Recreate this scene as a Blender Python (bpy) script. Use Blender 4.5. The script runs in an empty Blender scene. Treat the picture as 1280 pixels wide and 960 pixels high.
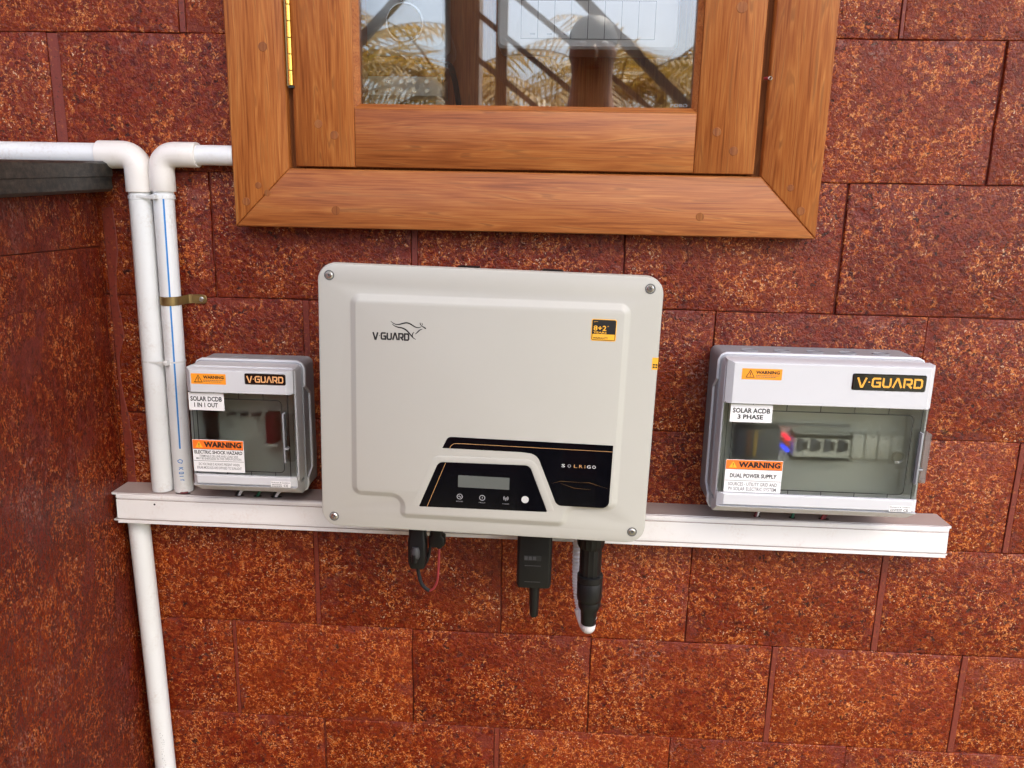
import bpy, bmesh, math, random
from mathutils import Vector, Matrix
from mathutils.geometry import tessellate_polygon
random.seed(7)
rad = math.radians
SC = bpy.context.scene
COL = SC.collection

# ------------------------------------------------------------------ camera, sky, sun, exposure
CAM_Z, CAM_Y = 1.5, -1.1
def look(pitch, yaw, roll):
    cp, sp, cy, sy, cr, sr = math.cos(pitch), math.sin(pitch), math.cos(yaw), math.sin(yaw), math.cos(roll), math.sin(roll)
    fwd = Vector((sy*cp, cy*cp, -sp)); right = Vector((cy, -sy, 0)); up = right.cross(fwd)
    r2 = right*cr + up*sr; u2 = up*cr - right*sr
    return Matrix((r2, u2, -fwd)).transposed()
cam = bpy.data.objects.new('camera', bpy.data.cameras.new('camera'))
COL.objects.link(cam)
cam.matrix_world = Matrix.Translation((0, CAM_Y, CAM_Z)) @ look(.229121739, -.0536022177, .0201192239).to_4x4()
cam.data.sensor_width = 36; cam.data.lens = 985.158/1280*36
cam.data.clip_start = .01; cam.data.clip_end = 500
SC.camera = cam

SUN_EL, SUN_AZ = rad(58), rad(140)          # azimuth measured from +Y (behind the house) towards +X
w = bpy.data.worlds.new('World'); SC.world = w; w.use_nodes = True
wt = w.node_tree; wt.nodes.clear()
sky = wt.nodes.new('ShaderNodeTexSky'); sky.sky_type = 'NISHITA'; sky.sun_disc = False
sky.sun_elevation = SUN_EL; sky.sun_rotation = SUN_AZ; sky.dust_density = 5.0; sky.air_density = 1.0; sky.ozone_density = 1.0
bg = wt.nodes.new('ShaderNodeBackground'); bg.inputs['Strength'].default_value = .15
wo = wt.nodes.new('ShaderNodeOutputWorld')
wt.links.new(sky.outputs[0], bg.inputs[0]); wt.links.new(bg.outputs[0], wo.inputs[0])
sun = bpy.data.objects.new('sun', bpy.data.lights.new('sun', 'SUN')); COL.objects.link(sun)
sun.data.energy = 4.0; sun.data.angle = rad(.5); sun.data.color = (1, .95, .87)
sd = Vector((math.sin(SUN_AZ)*math.cos(SUN_EL), math.cos(SUN_AZ)*math.cos(SUN_EL), math.sin(SUN_EL)))
sun.rotation_euler = sd.to_track_quat('Z', 'Y').to_euler()
SC.view_settings.view_transform = 'Standard'; SC.view_settings.look = 'None'
SC.view_settings.exposure = 2.02; SC.view_settings.gamma = 1
try:
    SC.cycles.use_denoising = True; SC.cycles.denoiser = 'OPENIMAGEDENOISE'; SC.cycles.denoising_prefilter = 'ACCURATE'
    SC.cycles.max_bounces = 10; SC.cycles.transparent_max_bounces = 16; SC.cycles.caustics_refractive = True
except Exception: pass

# ------------------------------------------------------------------ node helper and materials
class NT:
    def __init__(s, name):
        s.m = bpy.data.materials.new(name); s.m.use_nodes = True
        s.t = s.m.node_tree; s.t.nodes.clear()
        s.out = s.t.nodes.new('ShaderNodeOutputMaterial')
    def n(s, typ, props=None, **ins):
        k = s.t.nodes.new(typ)
        for a, v in (props or {}).items(): setattr(k, a, v)
        for a, v in ins.items(): s.put(k, a, v)
        return k
    def put(s, k, a, v):
        i = k.inputs[int(a[1:])] if a[0] == 'i' and a[1:].isdigit() else k.inputs[a.replace('_', ' ')]
        if isinstance(v, bpy.types.Node): v = v.outputs[0]
        if isinstance(v, bpy.types.NodeSocket): s.t.links.new(v, i)
        elif isinstance(v, (tuple, list)) and len(v) == 3 and i.type == 'RGBA': i.default_value = (*v, 1)
        else: i.default_value = v
    def math(s, op, a, b=0.0, c=0.0, clamp=False): return s.n('ShaderNodeMath', dict(operation=op, use_clamp=clamp), i0=a, i1=b, i2=c)
    def vm(s, op, a, b=(0, 0, 0)): return s.n('ShaderNodeVectorMath', dict(operation=op), i0=a, i1=b)
    def step(s, v, lo, hi):          # smoothstep lo..hi -> 0..1
        k = s.n('ShaderNodeMapRange', dict(interpolation_type='SMOOTHSTEP'), i0=v, i1=lo, i2=hi, i3=0.0, i4=1.0)
        return k.outputs[0]
    def noise(s, vec, scale, detail=2.0, rough=.5): return s.n('ShaderNodeTexNoise', None, Vector=vec, Scale=scale, Detail=detail, Roughness=rough)
    def mix(s, f, a, b, blend='MIX'):
        k = s.n('ShaderNodeMix', dict(data_type='RGBA', blend_type=blend))
        s.put(k, 'i0', f); s.put(k, 'i6', a); s.put(k, 'i7', b)
        return k.outputs[2]
    def ramp(s, f, stops):
        k = s.n('ShaderNodeValToRGB'); cr = k.color_ramp
        while len(cr.elements) < len(stops): cr.elements.new(.5)
        for e, (p, c) in zip(cr.elements, stops): e.position = p; e.color = (*c, 1)
        s.put(k, 'i0', f); return k.outputs[0]
    def bsdf(s, **ins):
        k = s.n('ShaderNodeBsdfPrincipled', None, **ins)
        s.t.links.new(k.outputs[0], s.out.inputs[0]); return k
    def bump(s, h, strength=.5, dist=.001): return s.n('ShaderNodeBump', None, Height=h, Strength=strength, Distance=dist)
    def pos(s, spread=5.0, obj=False):
        if obj: p = s.n('ShaderNodeTexCoord').outputs['Object']
        else: p = s.n('ShaderNodeNewGeometry').outputs['Position']
        r = s.n('ShaderNodeObjectInfo').outputs['Random']
        off = s.n('ShaderNodeCombineXYZ', None, X=s.math('MULTIPLY', r, spread), Y=s.math('MULTIPLY', r, spread*1.7), Z=s.math('MULTIPLY', r, spread*2.3))
        return s.vm('ADD', p, off.outputs[0]).outputs[0]

def plain(name, col, rough=.5, metal=0.0, coat=0.0, var=.06, scale=40, bump=0.0, grime=0.0, grimecol=(.25, .16, .1), spec=None, dust=None):
    t = NT(name); P = t.n('ShaderNodeTexCoord').outputs['Object']
    a = t.noise(P, scale, 4, .6)
    lo = tuple(c*(1-var) for c in col); hi = tuple(min(1, c*(1+var)) for c in col)
    c = t.mix(a.outputs[0], lo, hi)
    if grime:
        g = t.noise(P, 22, 6, .7); g2 = t.noise(P, 260, 3, .6)
        k = t.math('MULTIPLY', t.step(g.outputs[0], .47, .72), t.step(g2.outputs[0], .4, .68))
        c = t.mix(t.math('MULTIPLY', k, grime), c, grimecol)
    if dust:
        up = t.n('ShaderNodeSeparateXYZ', None, i0=t.n('ShaderNodeNewGeometry').outputs['Normal']).outputs[2]
        dk = t.math('MULTIPLY', t.step(up, .55, .9), t.math('ADD', .72, t.math('MULTIPLY', t.noise(P, 9, 5, .65).outputs[0], .45)), clamp=True)
        c = t.mix(dk, c, dust)
    b = t.bsdf(Base_Color=c, Metallic=metal, Coat_Weight=coat)
    if spec is not None: t.put(b, 'Specular_IOR_Level', spec)
    t.put(b, 'Roughness', t.math('ADD', t.math('MULTIPLY', a.outputs[0], .12), rough-.06))
    if bump: t.put(b, 'Normal', t.bump(t.noise(P, 900, 3, .6).outputs[0], bump, .0004))
    return t.m

def laterite(name='laterite_stone', side=False):
    t = NT(name); P = t.pos(6.0)
    if side: P = t.vm('MULTIPLY', P, (1, 1.25, .78)).outputs[0]
    rnd = t.n('ShaderNodeObjectInfo').outputs['Random']
    dn = t.noise(P, 150, 4, .65)
    d = t.vm('MULTIPLY', t.vm('SUBTRACT', dn.outputs[1], (.5, .5, .5)).outputs[0], (.011, .011, .011))
    Q = t.vm('ADD', P, d.outputs[0]).outputs[0]
    vs = t.n('ShaderNodeTexVoronoi', dict(feature='F1'), Vector=Q, Scale=185.0, Randomness=1.0)
    cr = t.n('ShaderNodeSeparateColor', None, i0=vs.outputs['Color'])
    edge = t.n('ShaderNodeTexVoronoi', dict(feature='DISTANCE_TO_EDGE'), Vector=Q, Scale=118.0, Randomness=1.0).outputs[0]
    fine = t.noise(P, 420, 4, .65).outputs[0]
    mid = t.noise(Q, 130, 3, .6).outputs[0]
    mid2 = t.noise(Q, 78, 4, .65).outputs[0]
    big = t.noise(P, 17, 4, .65).outputs[0]
    huge = t.noise(P, 5, 2, .5).outputs[0]
    base = t.ramp(cr.outputs[0], [(0, (.070, .0055, .0022)), (.28, (.120, .0105, .0028)), (.55, (.175, .0185, .0040)), (.8, (.230, .0290, .0056)), (1, (.085, .0085, .0040))])
    base = t.mix(t.math('MULTIPLY', t.step(mid2, .40, .62), .55), base, (.27, .046, .0080))
    base = t.mix(t.math('MULTIPLY', t.step(huge, .38, .7), .35), base, (.30, .070, .013))
    base = t.mix(t.math('MULTIPLY', t.math('SUBTRACT', 1.0, t.step(fine, .28, .47)), .62), base, (.030, .0032, .0016))
    base = t.mix(t.math('MULTIPLY', t.math('ABSOLUTE', t.math('SUBTRACT', rnd, .5)), .60), base, t.ramp(rnd, [(0, (.095, .0085, .0042)), (.5, (.16, .020, .005)), (1, (.29, .060, .011))]))
    base = t.mix(1.0, base, (.80, .52, .41), 'MULTIPLY')
    # tan and cream shreds: thin curling ridges, broken up, thicker in patches
    ridge = t.math('SUBTRACT', 1.0, t.step(t.math('ABSOLUTE', t.math('SUBTRACT', t.noise(Q, 150, 2, .5).outputs[0], .5)), .006, .040))
    rim = t.math('SUBTRACT', 1.0, t.step(edge, .03, .15))
    patch = t.step(t.math('ADD', t.math('MULTIPLY', mid, .45), t.math('ADD', t.math('MULTIPLY', big, .78), t.math('MULTIPLY', rnd, .08))), .58, .74)
    shred = t.math('MULTIPLY', t.math('MAXIMUM', t.math('MULTIPLY', ridge, t.step(mid2, .43, .56)), t.math('MULTIPLY', rim, t.step(mid, .46, .57))), t.math('ADD', .22, t.math('MULTIPLY', patch, .78)))
    shred = t.math('MULTIPLY', shred, t.step(fine, .34, .56))
    vcol = t.ramp(t.math('ADD', t.math('MULTIPLY', fine, .75), t.math('MULTIPLY', cr.outputs[1], .28)), [(.28, (.40, .064, .008)), (.50, (.56, .135, .021)), (.68, (.70, .27, .075)), (.84, (.86, .58, .36))])
    c = t.mix(t.math('MULTIPLY', shred, .95), base, vcol)
    sp = t.math('MULTIPLY', t.step(t.noise(P, 310, 2, .5).outputs[0], .655, .71), t.step(big, .42, .58))
    c = t.mix(t.math('MULTIPLY', sp, .85), c, (.70, .45, .27))
    pn = t.noise(Q, 135, 3, .55).outputs[0]
    pit = t.math('MULTIPLY', t.step(pn, .61, .655), t.step(t.noise(P, 20, 2, .5).outputs[0], .42, .56))
    hole = t.math('MULTIPLY', t.step(t.noise(Q, 58, 2, .5).outputs[0], .70, .735), t.step(t.noise(P, 6, 3, .5).outputs[0], .45, .58))
    pit = t.math('MAXIMUM', pit, hole)
    c = t.mix(t.math('MULTIPLY', pit, .82), c, (.014, .0035, .0022))
    # red oxide mortar smeared over the edges and in odd patches
    g = t.n('ShaderNodeTexCoord').outputs['Generated']
    s = t.n('ShaderNodeSeparateXYZ', None, i0=g)
    def edgeness(o): return t.math('ABSOLUTE', t.math('SUBTRACT', o, .5))
    ex = t.math('MAXIMUM', edgeness(s.outputs[0]), edgeness(s.outputs[2]))
    sm = t.math('ADD', t.math('MULTIPLY', ex, 1.1), t.math('MULTIPLY', t.noise(P, 20, 4, .6).outputs[0], .9))
    smear = t.step(sm, .985, 1.08)
    blot = t.step(t.noise(P, 9, 4, .6).outputs[0], .68, .75)
    smear = t.math('MULTIPLY', t.math('MAXIMUM', smear, t.math('MULTIPLY', blot, .8)), t.step(mid, .36, .52))
    mcol = t.mix(fine, (.110, .015, .010), (.190, .031, .021))
    c = t.mix(t.math('MULTIPLY', smear, .82), c, mcol)
    # lime bloom
    bl = t.math('MULTIPLY', t.step(t.noise(P, 7, 5, .65).outputs[0], .60, .72), t.step(t.noise(Q, 240, 3, .6).outputs[0], .50, .66))
    c = t.mix(t.math('MULTIPLY', bl, .5), c, (.52, .33, .26))
    if side: c = t.mix(.42, c, (.060, .0060, .0030))  # shade on the left side wall mixed into its stone colour
    h = t.math('ADD', t.math('MULTIPLY', t.step(edge, .0, .25), .5), t.math('MULTIPLY', fine, 1.0))
    h = t.math('ADD', h, t.math('ADD', t.math('MULTIPLY', mid, .9), t.math('MULTIPLY', cr.outputs[2], .25)))
    h = t.math('SUBTRACT', h, t.math('MULTIPLY', pit, 1.8))
    h = t.math('MULTIPLY', h, t.math('SUBTRACT', 1.0, t.math('MULTIPLY', smear, .7)))
    b = t.bsdf(Base_Color=c)
    t.put(b, 'Roughness', t.math('ADD', .10, t.math('MULTIPLY', fine, .24)))
    t.put(b, 'Specular_IOR_Level', .30)
    t.put(b, 'Normal', t.bump(h, .52, .0022))
    return t.m

def mortar():
    t = NT('red_mortar'); P = t.pos(0.0)
    n = t.noise(P, 60, 5, .65).outputs[0]
    c = t.mix(n, (.125, .0150, .0075), (.215, .032, .016))
    sk = t.math('MULTIPLY', t.step(t.noise(P, 190, 3, .6).outputs[0], .56, .66), t.step(t.noise(P, 24, 4, .65).outputs[0], .42, .60))
    c = t.mix(t.math('MULTIPLY', sk, .8), c, (.36, .10, .022))
    c = t.mix(t.math('MULTIPLY', t.step(t.noise(P, 230, 3, .6).outputs[0], .58, .66), .7), c, (.035, .006, .004))
    b = t.bsdf(Base_Color=c, Roughness=.55)
    t.put(b, 'Normal', t.bump(t.noise(P, 260, 4, .6).outputs[0], .5, .001))
    return t.m

def wood(name, axis, tint=1.0, rough=.36, coat=.12):
    t = NT(name); P = t.pos(3.0)
    L, S = {'x': ((.8, 11, 11), (8, 280, 280)), 'z': ((11, 11, .8), (280, 280, 8))}[axis]
    wv = t.noise(P, 6, 2, .5)
    W = t.vm('ADD', P, t.vm('MULTIPLY', t.vm('SUBTRACT', wv.outputs[1], (.5, .5, .5)).outputs[0], (.006, .006, .006)).outputs[0]).outputs[0]
    rings = t.noise(t.vm('MULTIPLY', W, L).outputs[0], 2.6, 2, .45).outputs[0]
    line = t.math('MULTIPLY_ADD', t.math('SINE', t.math('MULTIPLY', rings, 75.0)), .5, .5)
    fib = t.noise(t.vm('MULTIPLY', P, S).outputs[0], 1.6, 4, .65).outputs[0]
    wide = t.noise(t.vm('MULTIPLY', P, L).outputs[0], 5, 3, .5).outputs[0]
    v = t.math('ADD', t.math('MULTIPLY', line, .11), t.math('ADD', t.math('MULTIPLY', fib, .66), t.math('MULTIPLY', wide, .36)))
    k = lambda c: tuple(min(1, x*tint) for x in c)
    c = t.ramp(v, [(.28, k((.090, .019, .005))), (.43, k((.26, .070, .0145))), (.57, k((.39, .122, .027))), (.76, k((.53, .212, .056)))])
    c = t.mix(t.math('MULTIPLY', t.n('ShaderNodeObjectInfo').outputs['Random'], .20), c, k((.20, .070, .022)))
    dark = t.math('MULTIPLY', t.step(line, .86, 1.0), t.step(fib, .4, .62))
    c = t.mix(t.math('MULTIPLY', dark, .5), c, k((.10, .027, .010)))
    b = t.bsdf(Base_Color=c, Coat_Weight=coat, Coat_Roughness=.22, Specular_IOR_Level=.25)
    t.put(b, 'Roughness', t.math('ADD', rough, t.math('MULTIPLY', fib, .15)))
    t.put(b, 'Normal', t.bump(fib, .22, .0006))
    return t.m

def thin_glass(name, tint, blur=0.0, refl=1.0, ior=1.5):
    t = NT(name)
    fr = t.n('ShaderNodeFresnel', None, IOR=ior)
    if blur: tr = t.n('ShaderNodeBsdfRefraction', None, Color=tint, IOR=1.12, Roughness=blur)
    else: tr = t.n('ShaderNodeBsdfTransparent', None, Color=tint)
    gl = t.n('ShaderNodeBsdfGlossy', None, Color=(1, 1, 1), Roughness=.02 if not blur else .06)
    mx = t.n('ShaderNodeMixShader'); t.put(mx, 'i0', t.math('MULTIPLY', fr, refl)); t.put(mx, 'i1', tr); t.put(mx, 'i2', gl)
    t.t.links.new(mx.outputs[0], t.out.inputs[0]); return t.m

def glow(name, col, s):
    t = NT(name); t.bsdf(Base_Color=col, Emission_Color=col, Emission_Strength=s, Roughness=.4); return t.m

M = dict(
    laterite=laterite(), laterite_side=laterite('shade_tinted_laterite', True), mortar=mortar(),
    wood_x=wood('teak_grain_across', 'x'), wood_z=wood('teak_grain_upright', 'z'), wood_end=wood('teak_plug', 'z', .72, .45),
    wood_raw=wood('rough_wood', 'z', .45, .7, 0), board=wood('cabinet_board', 'z', 1.25, .6, 0),
    cream=plain('cream_powder_coat', (.455, .447, .402), .42, var=.02, scale=8, bump=.10),
    black_gloss=plain('black_acrylic', (.0030, .0030, .0045), .07, var=.3, spec=.42),
    black=plain('black_plastic', (.0075, .0075, .008), .42, var=.2, bump=.2, spec=.3), black_soft=plain('black_rubber', (.010, .010, .011), .6, var=.2, spec=.3),
    dark_grey=plain('dark_grey_metal', (.05, .05, .055), .45, var=.1),
    lcd=plain('lcd_film', (.115, .125, .115), .25, var=.06, scale=20), white_print=plain('white_print', (.75, .75, .75), .5), grey_print=plain('grey_print', (.33, .33, .34), .5),
    icon_print=plain('icon_print', (.42, .42, .43), .5), gold_dim=plain('faint_gold_print', (.16, .085, .03), .4), gold=plain('gold_print', (.50, .27, .11), .4), black_print=plain('black_print', (.012, .012, .013), .45), mid_print=plain('dark_print', (.10, .10, .10), .5),
    steel=plain('screw_steel', (.60, .59, .57), .28, 1.0), washer=plain('screw_washer', (.10, .10, .10), .5), button=plain('silver_button', (.58, .58, .56), .35),
    yellow=plain('yellow_print', (.90, .46, .035), .45), orange=plain('orange_sticker', (.92, .33, .022), .45), deep_orange=plain('deep_orange_sticker', (.90, .19, .022), .45),
    sticker=plain('white_sticker', (.84, .84, .84), .4, var=.01), badge=plain('black_badge', (.006, .006, .006), .14, coat=.6, var=.2),
    badge_text=plain('badge_lettering', (.93, .44, .06), .35), badge_text_pale=plain('pale_badge_lettering', (.80, .42, .18), .35),
    pale_grey=plain('pale_grey_plastic', (.62, .63, .655), .36, var=.02, scale=12, bump=.06), mid_grey=plain('grey_plastic', (.30, .31, .33), .42, var=.03, scale=12, bump=.08),
    inner=plain('inner_panel_plastic', (.60, .61, .56), .5, var=.02), gasket=plain('black_gasket', (.012, .013, .013), .5),
    smoke=thin_glass('smoky_door', (.84, .85, .815), .38, .75), smoke_dark=thin_glass('dark_smoky_door', (.78, .795, .765), .38, .75), smoke_clear=thin_glass('smoky_latch', (.78, .77, .75), 0, .8),
    pvc=plain('white_pvc', (.72, .735, .735), .30, var=.025, scale=30, grime=.35, grimecol=(.42, .33, .25)), elbow=plain('cream_pvc', (.735, .70, .655), .36, var=.03, scale=30, grime=.5, grimecol=(.45, .35, .26)),
    trunk=plain('white_trunking', (.80, .79, .785), .38, var=.02, scale=14, grime=.30, grimecol=(.55, .40, .33), dust=(.36, .29, .265)), blue=plain('blue_print', (.02, .20, .55), .4),
    tie=plain('nylon_tie', (.62, .62, .60), .4), brass_old=plain('dull_brass', (.30, .21, .085), .42, .8, var=.25, scale=90), brass=plain('brass', (.90, .60, .12), .22, 1.0, var=.1),
    granite=None, glass=thin_glass('window_glass', (.98, .985, .98), 0, 1.0, 1.95), clear=thin_glass('clear_plastic', (.85, .87, .87), 0, 1.0, 1.45),
    meter=plain('meter_plastic', (.74, .74, .71), .45), dial=plain('meter_dial', (.46, .32, .12), .4), db=plain('white_board', (.80, .80, .78), .4, var=.02),
    red=plain('red_cable', (.26, .025, .028), .4), white_cable=plain('white_cable', (.75, .74, .76), .4, var=.03), green=plain('green_cable', (.012, .11, .06), .4), maroon=plain('maroon_fuse', (.14, .02, .025), .45),
    lamp_red=glow('red_lamp', (1, .02, .06), .35), lamp_blue=glow('blue_lamp', (.03, .06, 1), .4), lamp_orange=plain('orange_lamp', (.55, .12, .03), .4),
    brown=plain('brown_module', (.16, .08, .05), .5), dusty_yellow=plain('yellow_module', (.38, .24, .06), .5), slate=plain('slate_module', (.075, .085, .11), .5),
    steel_paint=plain('brown_painted_steel', (.24, .20, .165), .5), bark=plain('palm_bark', (.22, .16, .11), .85, var=.3, scale=14), earth=plain('dry_earth', (.085, .080, .042), .95, var=.3, scale=3),
    concrete=plain('porch_plaster', (.45, .42, .38), .8, var=.1, scale=4), skin=plain('skin', (.30, .16, .10), .5), shirt=plain('dark_shirt', (.03, .035, .05), .8), hair=plain('black_hair', (.012, .010, .009), .6),
)
def granite():
    t = NT('dusty_black_granite'); P = t.n('ShaderNodeTexCoord').outputs['Object']
    st = t.noise(t.vm('MULTIPLY', P, (1, 8, 60)).outputs[0], 3, 4, .6).outputs[0]
    d = t.noise(P, 110, 6, .75).outputs[0]; f = t.noise(P, 420, 3, .6).outputs[0]
    c = t.mix(t.math('MULTIPLY', t.step(d, .36, .70), .5), (.011, .011, .010), (.100, .078, .058))
    c = t.mix(t.math('MULTIPLY', t.step(st, .5, .75), .35), c, (.10, .085, .07))
    c = t.mix(t.step(f, .68, .74), c, (.17, .14, .11))
    b = t.bsdf(Base_Color=c, Roughness=.42); t.put(b, 'Normal', t.bump(f, .25, .0006)); return t.m
M['granite'] = granite()
def frond():
    t = NT('palm_frond'); P = t.pos(4.0)
    c = t.mix(t.noise(P, 3, 3, .6).outputs[0], (.10, .10, .020), (.62, .34, .06))
    d = t.n('ShaderNodeBsdfPrincipled', None, Base_Color=c, Roughness=.5)
    tr = t.n('ShaderNodeBsdfTranslucent', None, Color=c)
    mx = t.n('ShaderNodeMixShader', None, i0=.35, i1=d, i2=tr)
    t.t.links.new(mx.outputs[0], t.out.inputs[0]); return t.m
M['frond'] = frond()

# ------------------------------------------------------------------ geometry helpers
class G:
    """collects faces; build() links them as one mesh object"""
    def __init__(s): s.v = []; s.f = []; s.mi = []; s.cur = 0
    def add(s, verts, faces):
        o = len(s.v); s.v += [tuple(v) for v in verts]
        for f in faces: s.f.append([i+o for i in f]); s.mi.append(s.cur)
        return s
    def loft(s, rings, cap0=True, cap1=True, closed=True):
        n = len(rings[0]); vs = [p for r in rings for p in r]; fs = []
        for a in range(len(rings)-1):
            for i in range(n if closed else n-1):
                j = (i+1) % n
                fs.append([a*n+i, a*n+j, (a+1)*n+j, (a+1)*n+i])
        if cap0: fs.append(list(range(n))[::-1])
        if cap1: fs.append([(len(rings)-1)*n+i for i in range(n)])
        return s.add(vs, fs)
    def box(s, x0, x1, y0, y1, z0, z1, b=0.0):
        """box with its edges on the viewer's side (-y) bevelled by b"""
        y0, y1 = min(y0, y1), max(y0, y1)
        r = lambda i, y: [(x0+i, y, z0+i), (x1-i, y, z0+i), (x1-i, y, z1-i), (x0+i, y, z1-i)]
        if b: return s.loft([r(0, y1), r(0, y0+b), r(b*.3, y0+b*.3), r(b, y0)])
        return s.loft([r(0, y1), r(0, y0)])
    def tube(s, pts, r, n=10, caps=True):
        pts = [Vector(p) for p in pts]; rs = r if isinstance(r, (list, tuple)) else [r]*len(pts)
        rings = []; t0 = (pts[1]-pts[0]).normalized()
        u = t0.orthogonal().normalized()
        for i, p in enumerate(pts):
            t = (pts[min(i+1, len(pts)-1)]-pts[max(i-1, 0)]).normalized()
            u = (u-t*u.dot(t)).normalized(); q = t.cross(u)
            rings.append([p+(u*math.cos(a)+q*math.sin(a))*rs[i] for a in [2*math.pi*k/n for k in range(n)]])
        return s.loft(rings, caps, caps)
    def face_holes(s, outer, hole, d):
        """flat face at depth d between two outlines (x,z)"""
        vs = [(x, -d, z) for x, z in outer]+[(x, -d, z) for x, z in hole]
        tr = tessellate_polygon([[Vector((x, z, 0)) for x, z in outer], [Vector((x, z, 0)) for x, z in hole]])
        return s.add(vs, [list(t) for t in tr])
    def plate(s, outline, d0, d1, b=.0004):
        """flat plate with an (x,z) outline from depth d0 (back) to d1 (front), front edge eased by b"""
        R = lambda o, d: [(x, -d, z) for x, z in o]
        return s.loft([R(outline, d0), R(outline, d1-b), R(inset(outline, b), d1)])
    def build(s, name, mats, parent=None, smooth=True, angle=35, weld=False):
        me = bpy.data.meshes.new(name); me.from_pydata(s.v, [], s.f)
        mats = mats if isinstance(mats, (list, tuple)) else [mats]
        for m in mats: me.materials.append(m)
        me.polygons.foreach_set('material_index', s.mi)
        bm = bmesh.new(); bm.from_mesh(me)
        if weld: bmesh.ops.remove_doubles(bm, verts=bm.verts, dist=1e-6)
        bmesh.ops.recalc_face_normals(bm, faces=bm.faces); bm.to_mesh(me); bm.free()
        if smooth:
            me.polygons.foreach_set('use_smooth', [True]*len(me.polygons)); me.set_sharp_from_angle(angle=rad(angle))
        o = bpy.data.objects.new(name, me); COL.objects.link(o)
        if parent: o.parent = parent
        return o

def rr(x0, x1, z0, z1, r, n=6):
    p = []
    for cx, cz, a0 in ((x1-r, z0+r, -90), (x1-r, z1-r, 0), (x0+r, z1-r, 90), (x0+r, z0+r, 180)):
        for k in range(n+1):
            a = rad(a0+90*k/n); p.append((cx+r*math.cos(a), cz+r*math.sin(a)))
    return p
def inset(o, d):
    n = len(o); out = []
    A = sum(o[i][0]*o[(i+1) % n][1]-o[(i+1) % n][0]*o[i][1] for i in range(n)); sg = 1 if A > 0 else -1
    for i in range(n):
        p0, p1, p2 = Vector(o[i-1]), Vector(o[i]), Vector(o[(i+1) % n])
        a = (p1-p0).normalized() if (p1-p0).length > 1e-9 else (p2-p1).normalized(); b = (p2-p1).normalized() if (p2-p1).length > 1e-9 else a
        na, nb = Vector((-a.y, a.x))*sg, Vector((-b.y, b.x))*sg
        m = na+nb; m = m/max(.25, m.dot(na)) if m.length > 1e-6 else na
        out.append((p1.x+m.x*d, p1.y+m.y*d))
    return out
def roundpoly(pts, n=6):
    """pts: (x, z, r) -> outline with rounded corners"""
    out = []
    for i in range(len(pts)):
        p0, p1, p2 = Vector(pts[i-1][:2]), Vector(pts[i][:2]), Vector(pts[(i+1) % len(pts)][:2]); r = pts[i][2]
        if r <= 0: out.append(tuple(p1)); continue
        a, b = (p0-p1).normalized(), (p2-p1).normalized()
        ang = a.angle(b); t = min(r/math.tan(ang/2), .48*(p0-p1).length, .48*(p2-p1).length); r2 = t*math.tan(ang/2)
        c = p1+(a+b).normalized()*(r2/math.sin(ang/2))
        s0, s1 = p1+a*t-c, p1+b*t-c
        a0 = math.atan2(s0.y, s0.x); da = math.atan2(s0.x*s1.y-s0.y*s1.x, s0.dot(s1))
        out += [(c.x+r2*math.cos(a0+da*k/n), c.y+r2*math.sin(a0+da*k/n)) for k in range(n+1)]
    return out
def R3(o, d): return [(x, -d, z) for x, z in o]
def smoothpath(pts, k=6):
    """Catmull-Rom through points of any dimension"""
    P = [tuple(p) for p in pts]; P = [P[0]]+P+[P[-1]]; out = []
    for i in range(1, len(P)-2):
        for j in range(k):
            t = j/k
            out.append(tuple(.5*((2*b)+(-a+c)*t+(2*a-5*b+4*c-d)*t*t+(-a+3*b-3*c+d)*t**3) for a, b, c, d in zip(P[i-1], P[i], P[i+1], P[i+2])))
    out.append(P[-2]); return out

def tag(o, label=None, cat=None, group=None, kind=None):
    for k, v in (('label', label), ('category', cat), ('group', group), ('kind', kind)):
        if v: o[k] = v
    return o
def empty(name, loc, label, cat, group=None):
    o = bpy.data.objects.new(name, None); COL.objects.link(o); o.location = loc; o.empty_display_size = .05
    return tag(o, label, cat, group)

_txt = {}
def text(body, x0, x1, z0, z1, d, mat, parent, name='lettering', bold=0.0, rot=0, space=1.0):
    """lettering fitted into the box x0..x1, z0..z1 at depth d"""
    cu = bpy.data.curves.new('lettering', 'FONT'); cu.body = body; cu.align_x = 'CENTER'; cu.resolution_u = 2; cu.offset = bold; cu.space_character = space; cu.space_line = .95
    tmp = bpy.data.objects.new('lettering_source', cu); COL.objects.link(tmp)
    me = bpy.data.meshes.new_from_object(tmp.evaluated_get(bpy.context.evaluated_depsgraph_get()))
    bpy.data.objects.remove(tmp); bpy.data.curves.remove(cu)
    xs = [v.co.x for v in me.vertices]; zs = [v.co.y for v in me.vertices]
    X0, X1, Z0, Z1 = min(xs), max(xs), min(zs), max(zs)
    for v in me.vertices:
        u, q = (v.co.x-X0)/(X1-X0), (v.co.y-Z0)/(Z1-Z0)
        if rot == 90: u, q = 1-q, u
        v.co = (x0+u*(x1-x0), -d, z0+q*(z1-z0))
    bm = bmesh.new(); bm.from_mesh(me)
    bmesh.ops.recalc_face_normals(bm, faces=bm.faces)
    for f in bm.faces:
        if f.normal.y > 0: f.normal_flip()
    bm.to_mesh(me); bm.free(); me.name = name
    me.materials.clear(); me.materials.append(mat)
    o = bpy.data.objects.new(name, me); COL.objects.link(o); o.parent = parent
    return o

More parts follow.
